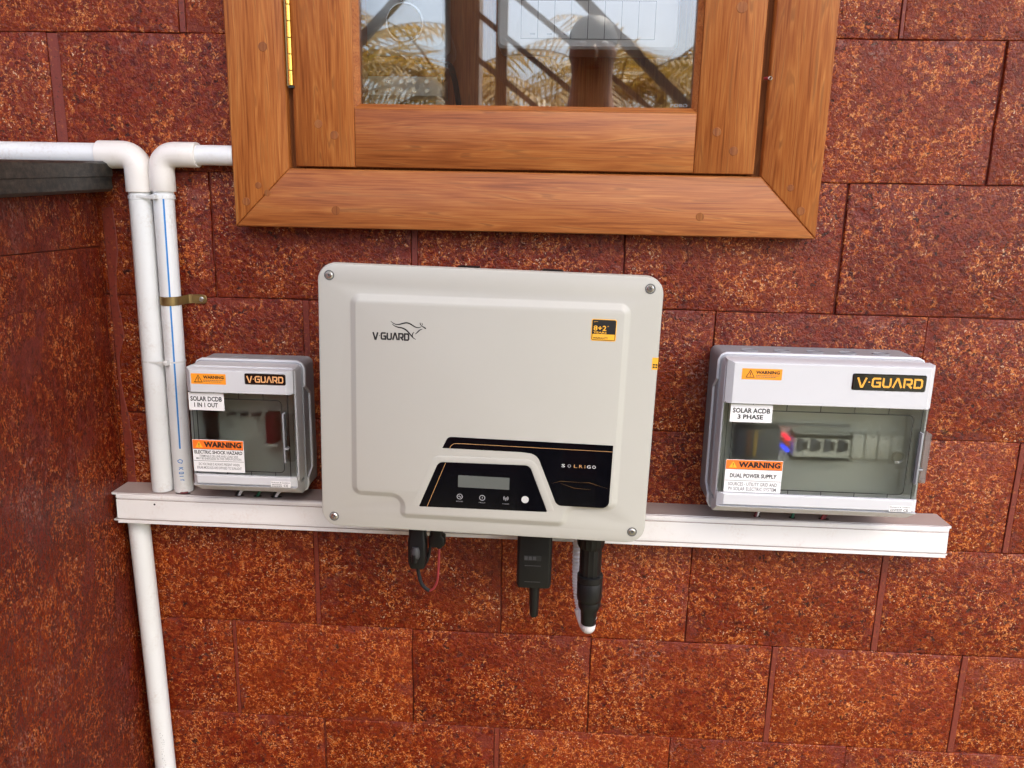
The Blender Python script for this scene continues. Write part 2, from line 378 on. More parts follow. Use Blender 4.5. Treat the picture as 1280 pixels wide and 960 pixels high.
def ribbon(g, pts, wdt, d, closed=False):
    """flat stroke along (x,z) points at depth d with mitred corners; wdt a number or one per point"""
    n = len(pts); ws = wdt if isinstance(wdt, (list, tuple)) else [wdt]*n
    L, Rr = [], []
    for i in range(n):
        p = Vector(pts[i])
        a = (p-Vector(pts[i-1])).normalized() if (i > 0 or closed) else (Vector(pts[1])-p).normalized()
        b = (Vector(pts[(i+1) % n])-p).normalized() if (i < n-1 or closed) else a
        na, nb = Vector((-a.y, a.x)), Vector((-b.y, b.x)); m = na+nb
        m = m/max(.35, m.dot(na)) if m.length > 1e-6 else na
        L.append(p+m*ws[i]/2); Rr.append(p-m*ws[i]/2)
    vs = [(q.x, -d, q.y) for q in L]+[(q.x, -d, q.y) for q in Rr]
    fs = [[i, n+i, n+(i+1) % n, (i+1) % n] for i in range(n if closed else n-1)]
    g.add(vs, fs)
VG = {  # squared stroke letters of the wordmark, unit height
    'V': (.95, [[(0, 1), (.42, 0), (.56, 0), (.95, 1)]]), '-': (.22, [[(0, .52), (.22, .52)]]),
    'G': (.92, [[(.92, .93), (.16, .93), (.02, .80), (.02, .20), (.16, .07), (.86, .07), (.86, .50), (.42, .50)]]),
    'U': (.92, [[(.06, 1), (.06, .22), (.20, .07), (.72, .07), (.86, .22), (.86, 1)]]),
    'A': (.95, [[(0, 0), (.42, .96), (.54, .96), (.95, 0)]]),
    'R': (.92, [[(.06, 0), (.06, .93), (.74, .93), (.86, .82), (.86, .52), (.74, .40), (.30, .40)], [(.52, .37), (.90, 0)]]),
    'D': (.92, [[(.06, .07), (.06, .93), (.72, .93), (.86, .78), (.86, .22), (.72, .07)]])}
def wordmark(x0, x1, z0, z1, d, mat, parent, wt=.15):
    g = G(); tot = sum(VG[c][0] for c in 'V-GUARD')+.25*6; s = (x1-x0)/tot; h = z1-z0; x = x0
    for c in 'V-GUARD':
        wd, strokes = VG[c]
        for k, st in enumerate(strokes):
            ribbon(g, [(x+p[0]*s, z0+p[1]*h) for p in st], wt*h if c != '-' else .1*h, d+k*.00002, closed=(c == 'D'))
        x += (wd+.25)*s
    return g.build('lettering', mat, parent, smooth=False)

# ------------------------------------------------------------------ ground, house and laterite walls
g = G(); g.add([(-200, -200, .31), (200, -200, .31), (200, 200, .31), (-200, 200, .31)], [[0, 1, 2, 3]])
tag(g.build('ground', M['earth'], None, False), 'weedy dark earth ground in front of the porch', None, None, 'structure')

OX0, OX1, OZ = -.395, .295, 1.5306          # opening behind the window
wall = empty('laterite_wall', (0, 0, 0), 'large wall of dark red pitted laterite blocks behind the equipment', 'wall')
g = G()
g.box(-2.2, 2.2, .0045, .30, 0, OZ); g.box(-2.2, OX0, .0045, .30, OZ, 3.1); g.box(OX1, 2.2, .0045, .30, OZ, 3.1); g.box(OX0, OX1, .0045, .30, 2.2, 3.1)
g.build('mortar', M['mortar'], wall, False)
g = G(); g.box(-2.2, 2.2, .302, 4, 0, 3.9); g.build('house_shell', M['concrete'], wall, False)

def block_mesh(a, b, ease=1.0):
    """one block face: outline a0..a1 x b0..b1 (in wall u,z), slightly wavy, eased and uneven; returns G in (u, depth, z)"""
    u0, u1 = a; z0, z1 = b; o = []
    def run(p, q, n, horizontal):
        for k in range(n):
            t = k/n; j = random.uniform(-.0010, .0008)*(1 if ease > .5 else .2) if k else 0
            o.append((p[0]+(q[0]-p[0])*t+(0 if horizontal else j), p[1]+(q[1]-p[1])*t+(j if horizontal else 0)))
    run((u0, z0), (u1, z0), 7, True); run((u1, z0), (u1, z1), 5, False); run((u1, z1), (u0, z1), 7, True); run((u0, z1), (u0, z0), 5, False)
    q = 1 if ease > .5 else .12
    d = random.uniform(-.0008, .0010)*q; tx, tz = random.uniform(-.0008, .0008)*q, random.uniform(-.0008, .0008)*q
    dep = lambda p, e: d+e+tx*(2*(p[0]-u0)/(u1-u0)-1)+tz*(2*(p[1]-z0)/(z1-z0)-1)
    i1, i2 = inset(o, .0006*ease), inset(o, .0015*ease)
    ring = lambda oo, e: [(p[0], -dep(p, e), p[1]) for p in oo]
    return G().loft([[(p[0], .012, p[1]) for p in o], ring(o, -.0008*ease), ring(i1, -.0002*ease), ring(i2, 0)], cap0=False)
def course_blocks(z0, z1, joints, lo, hi, cut=None):
    """joints: (u, width); yields (u0,u1,z0,z1)"""
    js = sorted(joints); L = js[1][0]-js[0][0] if len(js) > 1 else .285
    while js[0][0] > lo: js.insert(0, (js[0][0]-.285-random.uniform(-.006, .006), random.choice((.002, .002, .003))))
    while js[-1][0] < hi: js.append((js[-1][0]+.285+random.uniform(-.006, .006), random.choice((.002, .002, .003))))
    for (a, wa), (b, wb) in zip(js, js[1:]):
        u0, u1 = max(a+wa/2, lo), min(b-wb/2, hi)
        if u1-u0 < .02: continue
        if cut and z1 > cut[2]+.01:
            if u0 < cut[0] and u1 > cut[0]: yield (u0, cut[0], z0, z1)
            if u1 > cut[1] and u0 < cut[1]: yield (cut[1], u1, z0, z1)
            if u1 <= cut[0] or u0 >= cut[1] or z0 > 2.19: yield (u0, u1, z0, z1)
        else: yield (u0, u1, z0, z1)
HJ = .0006
ZS = [0, .16, .33, .505, .6783, .8456, 1.0134, 1.1812, 1.356, 1.5306, 1.708, 1.884, 2.06, 2.236, 2.412, 2.588, 2.764, 2.94, 3.1]
J = {3: [(-.352, .003), (-.0725, .009), (.203, .0015), (.476, .0015)],
     4: [(-.492, .006), (-.207, .0015), (.0712, .0015), (.3505, .009), (.6325, .010)],
     5: [(-.355, .008), (-.0693, .0015), (.2138, .0015), (.4965, .010)],
     6: [(-.49, .0015), (-.20, .0015), (.085, .0015), (.375, .0015), (.663, .009)],
     7: [(-.356, .010), (-.07, .0015), (.2216, .0015), (.5086, .0015)],
     8: [(-.4846, .003), (-.199, .009), (.0914, .0015), (.382, .003), (.67, .0015)],
     9: [(-.688, .017), (-.3, .0015), (.02, .0015), (.3, .0015), (.5577, .003)],
     10: [(-.507, .009), (-.2, .0015), (.1, .0015), (.4256, .006)],
     2: [(-.49, .0015), (-.20, .009), (.085, .0015)], }
for i in range(len(ZS)-1):
    js = J.get(i, [(-.35+random.uniform(-.02, .02)+.14*(i % 2), .0015), (-.065+.14*(i % 2), .003)])
    for ju, jw in js:
        if jw > .004 and not (i >= 9 and OX0-.005 < ju < OX1+.005):
            zz = [ZS[i]+.0012+(ZS[i+1]-ZS[i]-.0024)*k/6 for k in range(7)]
            ol = [(ju-jw/2+.0011+random.uniform(-.0004, .0002), z) for z in zz]+[(ju+jw/2-.0002+random.uniform(-.0004, .0004), z) for z in zz[::-1]]
            G().plate(ol[::-1], -.006, random.uniform(-.0006, .0004), .0005).build('mortar_joint', M['mortar'], wall)
    for u0, u1, z0, z1 in course_blocks(ZS[i]+HJ, ZS[i+1]-HJ, js, -2.2, 2.2, (OX0, OX1, OZ)):
        block_mesh((u0, u1), (z0, z1)).build('block', M['laterite'], wall, angle=60)

SX = -.642                                   # face of the low side wall
side = empty('low_side_wall', (SX-.11, -.9, 0), 'low laterite side wall at the left under the black stone slab', 'wall')
def to_side(g):                              # wall u runs from the corner towards the viewer: (u, y, z) -> world x = SX + y, y = -u
    g.v = [(-p[1]+.11, -p[0]+.9, p[2]) for p in g.v]; return g
zt = 1.425
g = G(); g.box(.004, 1.8, .0045, .22, 0, zt)
to_side(g).build('mortar', M['mortar'], side, False)
for i in range(9):
    z0, z1 = ZS[i]+.00015, min(ZS[i+1]-.00015, zt-.0003) if i == 8 else ZS[i+1]-.00015
    js = [(.13+.15*(i % 2)+random.uniform(-.02, .02), random.choice((.0003, .0004, .0005)))]
    for u0, u1, a, b in course_blocks(z0, z1, js+[(js[0][0]+.285, .0004)], .012, 1.8):
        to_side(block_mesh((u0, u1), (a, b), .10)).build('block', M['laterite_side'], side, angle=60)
g = G(); g.loft([[(-.002+.11, y, zt+.001), (-.2+.11, y, zt+.001), (-.2+.11, y, 1.4585+(y)*.0419+.003), (-.0035+.11, y, 1.4585+(y)*.0419+.003)] for y in (.894, .5, .1, -.3, -.7)])
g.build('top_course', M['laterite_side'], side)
ol = [(SX+.0005, .32+.0305*k) for k in range(39)]+[(SX+.012+.008*math.sin(k*.9)*math.sin(k*.37)+random.uniform(-.004, .004), .32+.0305*k) for k in range(38, -1, -1)]
G().plate(ol, -.004, .0012, .0008).build('mortar_fillet', M['mortar'], wall)
slab = empty('stone_slab', (-.727, -.9, 1.4600), 'dusty black stone slab capping the low side wall beneath the left pipe', 'coping')
slab.rotation_euler = (rad(2.4), 0, 0)
def slab_ring(y, e): return [(-.15, y, .004), (.112-e, y, .004), (.117-e, y, .008), (.117-e, y, .0235), (.119-e, y, .0245), (.119-e, y, .042-e), (.115-e, y, .045-e), (-.15, y, .045-e)]
g = G(); yy = [.880]+[.86-.1*k for k in range(18)]+[-.9]
g.loft([slab_ring(y, .0008*math.sin(9*y)+random.uniform(0, .0008)) for y in yy])
g.build('slab_body', M['granite'], slab, angle=25)

g = G(); g.box(-2.6, 2.9, -2.0, 4.2, 3.902, 4.02)  # out of view; overhang and height set for the light reaching the wall
tag(g.build('porch_roof', M['concrete'], None, False), 'plain plastered porch roof slab above the laterite wall', 'roof')

g = G(); g.box(-4.2, -3.9, -3.6, 0, 0, 3.9)  # unseen wall, added to weaken the light coming from the left
tag(g.build('added_shade_wall', M['laterite'], None, False), 'added plain wall off to the left that cuts the light', 'wall')

g = G(); g.box(-3.8, .9, -2.75, -2.55, 0, 1.28)  # unseen low wall, added to darken the laterite towards the lower left
tag(g.build('added_shade_parapet', M['mortar'], None, False), 'added low red wall in front that shades the lower left', 'wall')

# ------------------------------------------------------------------ window
WX0, WX1, WZ0, WZ1 = -.4367, .3357, 1.4583, 2.2352       # outer frame
IX0, IX1, IZ0, IZ1 = -.3593, .2588, 1.5358, 2.1568       # inner edge of the frame
FD = .034
win = empty('wooden_window', ((WX0+WX1)/2, 0, WZ0), 'teak window with pegged joints and a brass hinge above the cream box', 'window')
wo_ = Vector(win.location)
def wl(o): return [(x-wo_.x, z-wo_.z) for x, z in o]
def member(name, quad, mat, d0=-.05, d1=FD, b=.0018):
    return G().plate(wl(quad), d0, d1, b).build(name, mat, win, angle=50)
gp = .00025
member('frame_stile', [(WX0, WZ0+gp), (IX0-gp, IZ0), (IX0-gp, IZ1), (WX0, WZ1)], M['wood_z'])
member('frame_stile', [(IX1+gp, IZ0), (WX1, WZ0+gp), (WX1, WZ1), (IX1+gp, IZ1)], M['wood_z'])
member('frame_rail', [(WX0+gp, WZ0), (WX1-gp, WZ0), (IX1, IZ0-gp), (IX0, IZ0-gp)], M['wood_x'])
member('frame_rail', [(IX0, IZ1+gp), (IX1, IZ1+gp), (WX1, WZ1+gp), (WX0, WZ1+gp)], M['wood_x'])
g = G()                                                  # rebate strip behind the sash gap
for q in ([(IX0-.004, IZ0), (IX0+.017, IZ0), (IX0+.017, IZ1), (IX0-.004, IZ1)], [(IX1-.017, IZ0), (IX1+.004, IZ0), (IX1+.004, IZ1), (IX1-.017, IZ1)]):
    g.plate(wl(q), -.045, FD-.0125, .0005)
g.build('rebate', M['wood_raw'], win)
member('rebate_rail', [(IX0+.018, IZ0-.004), (IX1-.018, IZ0-.004), (IX1-.018, IZ0+.008), (IX0+.018, IZ0+.008)], M['wood_raw'], -.045, FD-.014, .0005)
SX0, SX1, SZ0, SZ1 = -.3507, .2490, 1.5384, 2.1528        # sash
GX0, GX1, GZ0, GZ1 = -.2705, .1720, 1.6127, 2.0783         # its daylight opening before the bevel
member('sash_stile', [(SX0, SZ0), (GX0-gp, SZ0), (GX0-gp, SZ1), (SX0, SZ1)], M['wood_z'], -.022, FD-.0005, .0012)
member('sash_stile', [(GX1+gp, SZ0), (SX1, SZ0), (SX1, SZ1), (GX1+gp, SZ1)], M['wood_z'], -.022, FD-.0005, .0012)
member('sash_rail', [(GX0, SZ0+.0004), (GX1, SZ0+.0004), (GX1, GZ0), (GX0, GZ0)], M['wood_x'], -.022, FD-.001, .0012)
member('sash_rail', [(GX0, GZ1), (GX1, GZ1), (GX1, SZ1), (GX0, SZ1)], M['wood_x'], -.022, FD-.001, .0012)
bv = .0065                                               # bevelled bead round the pane
o1 = wl([(GX0, GZ0), (GX1, GZ0), (GX1, GZ1), (GX0, GZ1)]); o2 = inset(o1, bv); o3 = inset(o1, bv+.0005)
g = G().loft([R3(inset(o1, .0001), -.02), R3(inset(o1, .0001), FD-.0022), R3(o2, FD-.0105), R3(o3, -.02)], False, False)
g.build('glazing_bead', M['wood_x'], win)
gx = inset(o1, bv-.002)
G().plate(gx, FD-.0205, FD-.0165, .0003).build('pane', M['glass'], win)
for x, z, r in ((-.3181, 1.5922, .0056), (-.2973, 1.5785, .0056), (.1981, 1.5899, .0056), (.2212, 1.5667, .0058), (.2176, 1.7372, .007),
                (-.4202, 1.4911, .0055), (-.4026, 1.5124, .0045), (-.3906, 1.5029, .0045), (-.2982, 1.4820, .006), (.1847, 1.4836, .0055), (.2972, 1.5223, .0045), (.3133, 1.4934, .0055), (-.3872, 1.6862, .006)):
    dd = FD+(.0001 if x < IX0 or x > IX1 or z < IZ0 else -.0004)
    cs = [(x+r*math.cos(a), z+r*math.sin(a)) for a in [k*math.pi/9 for k in range(18)]]
    G().plate(wl(cs), dd-.004, dd+.0003, .0004).build('peg', M['wood_end'], win)
hg = G(); hr = .0032
g = G(); g.box(-.3580-wo_.x, -.3455-wo_.x, -FD+.0025, -.001, 1.6392-wo_.z, 1.7549-wo_.z); hinge = g.build('hinge', M['brass_old'], win)
for k in range(6):
    z1 = 1.7553-.0197*k; z0 = max(z1-.0183, 1.6397)
    G().tube([(-.3521-wo_.x, -FD-.0005, z-wo_.z) for z in (z0, z1)], hr, 12).build('knuckle', M['brass'], hinge)
G().box(-.3553-wo_.x, -.3478-wo_.x, -FD-.002, 0, 1.6363-wo_.z, 1.6390-wo_.z).build('pin_end', M['gasket'], hinge)
tt = text('POBO', .1397-wo_.x, .1612-wo_.x, 1.6211-wo_.z, 1.6250-wo_.z, FD-.0163, M['grey_print'], win, 'glass_stamp')
tag(G().tube([(.2524, -FD+.002, 1.6550), (.2563, -FD-.0015, 1.6550)], .0019, 8).build('window_stay_pin', M['red']), 'tiny red plastic bit stuck in the right gap of the window', 'plug')
tag(G().tube([(.2588+.0021*math.cos(a), -FD-.0016, 1.6550+.0021*math.sin(a)) for a in [k*math.pi/6 for k in range(13)]], .0006, 6).build('wire_ring', M['steel']), 'tiny wire ring beside the red plastic bit at window edge', 'ring')

# cupboard behind the glass with the energy meter and the distribution board
cab = empty('meter_cupboard', ((OX0+OX1)/2, .06, OZ), 'brown wooden cupboard interior seen through the window glass', 'cupboard')
c0 = Vector(cab.location)
def cb(name, x0, x1, y0, y1, z0, z1, m): return G().box(x0-c0.x, x1-c0.x, y0-c0.y, y1-c0.y, z0-c0.z, z1-c0.z, .0).build(name, m, cab, False)
cb('back_panel', OX0+.003, OX1-.003, .150, .165, OZ+.002, 2.198, M['board'])
cb('side_panel', OX0+.003, OX0+.02, .052, .149, OZ+.002, 2.198, M['board']); cb('side_panel', OX1-.02, OX1-.003, .052, .149, OZ+.002, 2.198, M['board'])
cb('bottom_panel', OX0+.021, OX1-.021, .052, .149, OZ+.002, OZ+.02, M['board']); cb('top_panel', OX0+.021, OX1-.021, .052, .149, 2.18, 2.198, M['board'])
db = empty('distribution_board', (.031, .112, 1.702), 'white distribution board with a slotted cover behind the right of the pane', 'electrical box')
G().loft([R3(rr(-.122, .122, 0, .28, .008), 0), R3(rr(-.122, .122, 0, .28, .008), .06), R3(rr(-.119, .119, .003, .277, .008), .064)]).build('housing', M['db'], db)
g = G()
for k in range(9): ribbon(g, [(-.090+.0225*k, .012), (-.090+.0225*k, .060)], .0008, .0645)
ribbon(g, [(-.0904, .012), (.0904, .012)], .0009, .0646); ribbon(g, [(-.0904, .060), (.0904, .060)], .0009, .0646)
g.build('module_lines', M['mid_print'], db, False)
g = G()
for x in (-.078, -.055, -.032): g.box(x, x+.007, -.0646, -.064, .017, .019)
g.build('module_mark', M['grey_print'], db, False)
mt = empty('energy_meter', (-.226, .112, 1.636), 'pale energy meter with round dial and clear cover behind the left of pane', 'meter')
G().loft([R3(rr(-.058, .062, .065, .30, .01), 0), R3(rr(-.058, .062, .065, .30, .01), .05), R3(rr(-.054, .058, .069, .296, .01), .055)]).build('body', M['meter'], mt)
cs = lambda r, cx, cz: [(cx+r*math.cos(a), cz+r*math.sin(a)) for a in [k*math.pi/14 for k in range(28)]]
G().loft([R3(cs(.0235, .007, .098), .055), R3(cs(.0235, .007, .098), .064), R3(cs(.021, .007, .098), .0665)]).build('dial', M['dial'], mt)
G().loft([R3(cs(.026, .007, .098), .055), R3(cs(.026, .007, .098), .060), R3(cs(.0238, .007, .098), .060), R3(cs(.0238, .007, .098), .055)], False, False).build('dial_ring', M['steel'], mt)
G().box(-.001, .014, -.065, -.055, .062, .074, .001).build('seal', M['dial'], mt)
prof = [(-.066, .0), (.064, .0), (.066, .03), (.078, .034), (.080, .06), (.072, .085), (.066, .12), (.066, .31), (-.066, .31)]
G().loft([R3(prof, 0), R3(prof, .070), R3(inset(prof, .004), .076)], False).build('clear_cover', M['clear'], mt)
G().box(-.05, .058, -.05, 0, .004, .030, .002).build('terminal_block', M['meter'], mt)
for k in range(5):
    for z in (.011, .023): G().tube([(-.036+.018*k, -.05, z), (-.036+.018*k, -.053, z)], .0032, 8).build('terminal_screw', M['steel'], mt)
G().tube([(.057, -.05, .027), (.057, -.060, .027)], .0055, 12).build('cover_screw', M['black'], mt)
G().tube(smoothpath([(.02, -.045, .048), (.04, -.06, .042), (.066, -.058, .045), (.073, -.04, .03), (.078, -.02, -.01)]), .004, 8).build('meter_lead', M['black'], mt)
for k, (x, m) in enumerate(((-.205, 'slate'), (-.225, 'black'))):
    pass

# ------------------------------------------------------------------ cream wall box (the inverter)
TI = rad(1.0); icx, icz, HB = -.08245, 1.2466, .1718
inv = empty('solar_inverter', (icx-HB*math.sin(TI), 0, icz-HB*math.cos(TI)), 'large cream metal inverter with black display panel in the middle of wall', 'inverter')
inv.rotation_euler = (0, TI, 0)
def iv(o): return [(x/1000, z/1000+HB) for x, z in o]
def mm(*p): return [(x/1000, z/1000+HB) for x, z in p]
D0, D1 = .1485, .1545                                     # rim face, raised face
n6 = 8
outer = rr(-.2122, .2085, 0, 2*HB, .022, n6)
plateau = roundpoly([(x/1000, z/1000+HB, r/1000) for x, z, r in ((172, -129, 14), (172, 139, 14), (-172.5, 137, 14), (-172.5, -127, 14), (-106, -127, 12), (-113, -155, 13), (107, -155, 13), (113, -129, 12))], 6)[::1]
plateau = plateau[::-1] if sum(plateau[i][0]*plateau[(i+1) % len(plateau)][1]-plateau[(i+1) % len(plateau)][0]*plateau[i][1] for i in range(len(plateau))) < 0 else plateau
# display trapezoids
win_o = [(x/1000, z/1000+HB, r/1000) for x, z, r in ((-54, -54.3, .3), (-47, -39, 7), (160.5, -39.3, .8), (160.0, -123, 9), (94, -123, 9), (66, -56, 17), (66-20, -54.3, 0))]
win_o = roundpoly(win_o, 7)
dis_o = roundpoly([(x/1000, z/1000+HB, r/1000) for x, z, r in ((-83, -134.8, 1.2), (-58.5, -73, 9), (57.5, -71.3, 9), (82.5, -132.6, 1.2))], 6)
g = G()
g.loft([R3(inset(outer, .0012), .1365), R3(outer, .1375), R3(outer, D0-.0035), R3(inset(outer, .0011), D0-.0009), R3(inset(outer, .0035), D0)], True, False)
g.face_holes(inset(outer, .0035), plateau, D0)
p1, p2, p3 = inset(plateau, .0022), inset(plateau, .0078), inset(plateau, .0098)
g.loft([R3(plateau, D0), R3(p1, D0+.0007), R3(p2, D1-.0007), R3(p3, D1)], False, False)
g.add(R3(p3, D1), [list(t) for t in tessellate_polygon([[Vector((x, z, 0)) for x, z in p3]])])
g.build('front_cover', M['cream'], inv, angle=38, weld=True)
g = G(); g.loft([R3(rr(-.198, .198, .014, .325, .012), .012), R3(rr(-.198, .198, .014, .325, .012), .136)]); g.build('heat_sink_body', M['dark_grey'], inv)
for x in (.094-.019, .205-.019):
    x -= .212-.1
    G().loft([R3(rr(x-.016, x+.016, .320, .3385, .005), .045), R3(rr(x-.016, x+.016, .320, .3385, .005), .058)]).build('mounting_hook', M['black'], inv)
plw = G().plate(win_o, D1-.002, D1+.0004, .0003).build('logo_panel', M['black_gloss'], inv)
pld = G().plate(dis_o, D1-.002, D1+.0004, .0003).build('display_panel', M['black_gloss'], inv)
# low cream lip around the display
ring_o = roundpoly([(x/1000, z/1000+HB, r/1000) for x, z, r in ((-94, -135.2, 0), (-91.6, -129, 0), (-66, -64, 14), (64.5, -62.3, 18), (90.9, -127, 0), (93.5, -133.3, 0))], 7)
lip_in = roundpoly([(x/1000, z/1000+HB, r/1000) for x, z, r in ((-83.4, -135.2, 0), (-81, -129, 0), (-58.8, -72.6, 9), (57.8, -70.9, 9), (80.4, -127, 0), (82.9, -133.3, 0))], 7)
g = G(); n = len(ring_o)
def lerp(a, b, t): return [(p[0]+(q[0]-p[0])*t, p[1]+(q[1]-p[1])*t) for p, q in zip(a, b)]
rings = [R3(ring_o, D1-.0002), R3(lerp(ring_o, lip_in, .14), D1+.0002), R3(lerp(ring_o, lip_in, .26), D1+.00045), R3(lerp(ring_o, lip_in, .84), D1+.00055), R3(lerp(ring_o, lip_in, .96), D1+.0005), R3(lip_in, D1-.0002)]
for q_ in rings: q_[0] = (q_[0][0], -(D1-.0002), q_[0][2]); q_[-1] = (q_[-1][0], -(D1-.0002), q_[-1][2])
# open along the foot: only walk the three upper sides (roundpoly starts at the first corner and ends at the last)
g.loft(rings, False, False, closed=False)
g.build('display_surround', M['cream'], inv, angle=40)
dp = D1+.00055
g = G(); ribbon(g, mm((-44.3, -53.9), (-42.6, -50.2), (-39, -47.6), (-33, -47.1), (160.2, -47.4)), .0006, dp); g.build('trim_line', M['gold'], plw, False)
g = G(); ribbon(g, mm((-72.3, -134.3), (-49.3, -73.6)), .0006, dp); g.build('trim_line', M['gold'], pld, False)
g = G(); ribbon(g, mm((86.5, -93.2), (98, -89.6), (124, -90.2), (133, -89.6), (157, -96.3)), [.0001, .0004, .0001, .0004, .0001], dp); ribbon(g, mm((97, -92.4), (115, -98), (136, -98.8)), [.0001, .0004, .0001], dp+.00001); g.build('accent_line', M['gold_dim'], plw, False)
for ch, x in zip('SOLRIGO', (97.4, 105, 113, 119.6, 126.5, 129.5, 136)):
    wch = .7 if ch == 'I' else 4.4
    text(ch, x/1000, (x+wch)/1000, (-70.9)/1000+HB, (-66.8)/1000+HB, dp, M['gold'] if ch in 'LRI' else M['grey_print'] if ch == 'O' and x < 110 else M['white_print'], plw)
G().plate(rr(-.0329, .0327, -.1052+HB, -.0892+HB, .0006, 2), D1, dp+.00005, .0001).build('screen', M['lcd'], pld)
g = G(); g.loft([R3([(.0535+.0047*math.cos(a), -.1171+HB+.0047*math.sin(a)) for a in [k*math.pi/12 for k in range(24)]], dd) for dd in (D1, D1+.0010)]); g.build('button', M['button'], pld)
g = G()
def icon_ring(g, x): ribbon(g, [(x/1000+.0034*math.cos(a), -.1180+HB+.0034*math.sin(a)) for a in [k*math.pi/10 for k in range(20)]], .0007, dp, True)
icon_ring(g, -30.3)
ribbon(g, mm((-32.3, -118), (-31.2, -117), (-29.6, -119), (-28.4, -118)), .0006, dp+.00001); g.build('indicator_icon', M['icon_print'], pld, False); g = G(); icon_ring(g, -1.4); ribbon(g, mm((-1.4, -116.3), (-1.4, -118.4)), .0006, dp+.00001); ribbon(g, mm((-1.4, -119), (-1.4, -119.6)), .0006, dp+.00001); g.build('indicator_icon', M['icon_print'], pld, False); g = G()
for s in (-1, 1):
    for r in (1.6, 3.0): ribbon(g, [((28.9+s*r*math.cos(a))/1000, (-116.8+r*1.1*math.sin(a))/1000+HB) for a in [rad(-50+20*k) for k in range(6)]], .0006, dp)
ribbon(g, mm((28.9, -116.4), (28.9, -120.2)), .0008, dp+.00001)
g.build('indicator_icon', M['icon_print'], pld, False)
for body, x in (('POWER', -30.3), ('FAULT', -1.4), ('COMM', 28.9)):
    text(body, (x-4.2)/1000, (x+4.2)/1000, -.1252+HB, -.1239+HB, dp, M['grey_print'], pld)
lg = wordmark(-.1419, -.0975, .0815+HB-.0002, .0902+HB-.0002, D1+.0002, M['black_print'], inv, .23); lg.name = 'wordmark'
lp = lambda X, Y: ((-142.4+.995*(455+X/14.22-467))/1000, (81.2-.99*(390+Y/14.22-423)+.047*(455+X/14.22-467))/1000+HB)
g = G()
for i, (st, wmx) in enumerate((([(490, 150), (530, 182), (580, 207), (640, 208), (700, 192), (760, 180), (810, 190), (860, 215), (910, 248), (960, 265), (1005, 262), (1030, 245)], .0012),
                ([(515, 200), (560, 235), (620, 258), (690, 272), (750, 300), (800, 345), (850, 405), (890, 450), (935, 478)], .0013),
                ([(1030, 235), (1060, 252), (1105, 278), (1085, 284)], .0010), ([(1035, 238), (1012, 205), (1008, 175)], .0008), ([(1040, 232), (1048, 205), (1035, 180)], .0006),
                ([(1050, 290), (1000, 312), (960, 350), (925, 382)], .0010), ([(905, 345), (880, 372), (872, 405), (885, 440)], .0009))):
    pts = smoothpath([lp(*p) for p in st], 4); m = len(pts)
    ribbon(g, pts, [wmx*1.3*(.35+.75*math.sin(math.pi*min(1, max(0, k/(m-1))))) for k in range(m)], D1+.0002+.00001*i)
g.build('kangaroo_emblem', M['black_print'], inv, False)
# warranty sticker
st = G().plate(iv(rr(124.3, 154.6, 92, 118.6, 2.2, 4)), D1, D1+.0003, .0001).build('warranty_sticker', M['yellow'], inv)
G().plate(iv(rr(125.2, 153.7, 92.8, 117.8, 1.8, 4)), D1+.0003, D1+.0004, .00005).build('sticker_border', M['black_print'], st)
G().plate(iv(rr(126, 152.9, 93.6, 100.4, .5, 2)), D1+.0004, D1+.00048, .00003).build('sticker_band', M['yellow'], st)
text('8+2', .1270, .1425, .1045+HB, .1108+HB, D1+.0005, M['yellow'], st, bold=.02); text('*', .1435, .1452, .1092+HB, .1110+HB, D1+.0005, M['yellow'], st)
text('YEARS', .1270, .1430, .1011+HB, .1035+HB, D1+.0005, M['yellow'], st, bold=.02)
text('PRODUCT', .1270, .1420, .0976+HB, .0989+HB, D1+.0005, M['gold'], st); text('WARRANTY', .1270, .1450, .0943+HB, .0967+HB, D1+.0005, M['black_print'], st, bold=.03)
g = G(); ribbon(g, mm((127, 114.8), (129, 115.6), (132, 115.4)), .0004, D1+.0005); g.build('emblem', M['yellow'], st, False)
s2 = G().plate(iv([(201, 58.5), (208, 58.5), (208, 73.4), (201, 73.4)]), D0-.0005, D0+.0002, .00005).build('edge_sticker', M['yellow'], inv)
s2e = G().box(.2083, .2088, -D0+.004, -.1378, .0585+HB, .0734+HB).build('edge_sticker', M['yellow'], inv)
g = G()
for z in (60.6, 63.6): g.plate(iv(rr(202.0, 204.6, z, z+2, .5, 2)), D0+.0002, D0+.0003, .00002); g.plate(iv(rr(205.2, 207.6, z, z+2, .5, 2)), D0+.0002, D0+.0003, .00002)
g.build('lettering', M['black_print'], s2, False)
for x, z in ((-197.2, 156.7), (192.0, 156.8), (-195.5, -157.6), (192.5, -155.5)):
    g = G(); x /= 1000; z = z/1000+HB; C = lambda r: [(x+r*math.cos(a), z+r*math.sin(a)) for a in [k*math.pi/12 for k in range(24)]]
    g.loft([R3(C(.0062), D0-.001), R3(C(.0062), D0+.0004), R3(C(.0050), D0+.0004), R3(C(.0048), D0-.0002)], False, True)
    g.cur = 1; g.loft([R3(C(.0043), D0-.001), R3(C(.0042), D0+.0010), R3(C(.0034), D0+.0017), R3(C(.0019), D0+.0018)], False, False)
    g.loft([R3(C(.0019), D0+.0018), R3(C(.0018), D0+.0004)], False, False); g.cur = 0; g.add(R3(C(.00185), D0+.0005), [list(range(24))])
    g.build('screw', [M['washer'], M['steel']], inv, angle=30)
G().tube([(0, -.105, .02), (0, -.105, -.012)], .0105, 20).build('sealing_cap', M['black'], inv)
G().box(-.135, -.130, -.12, -.11, -.003, .01).build('foot_tab', M['black'], inv)

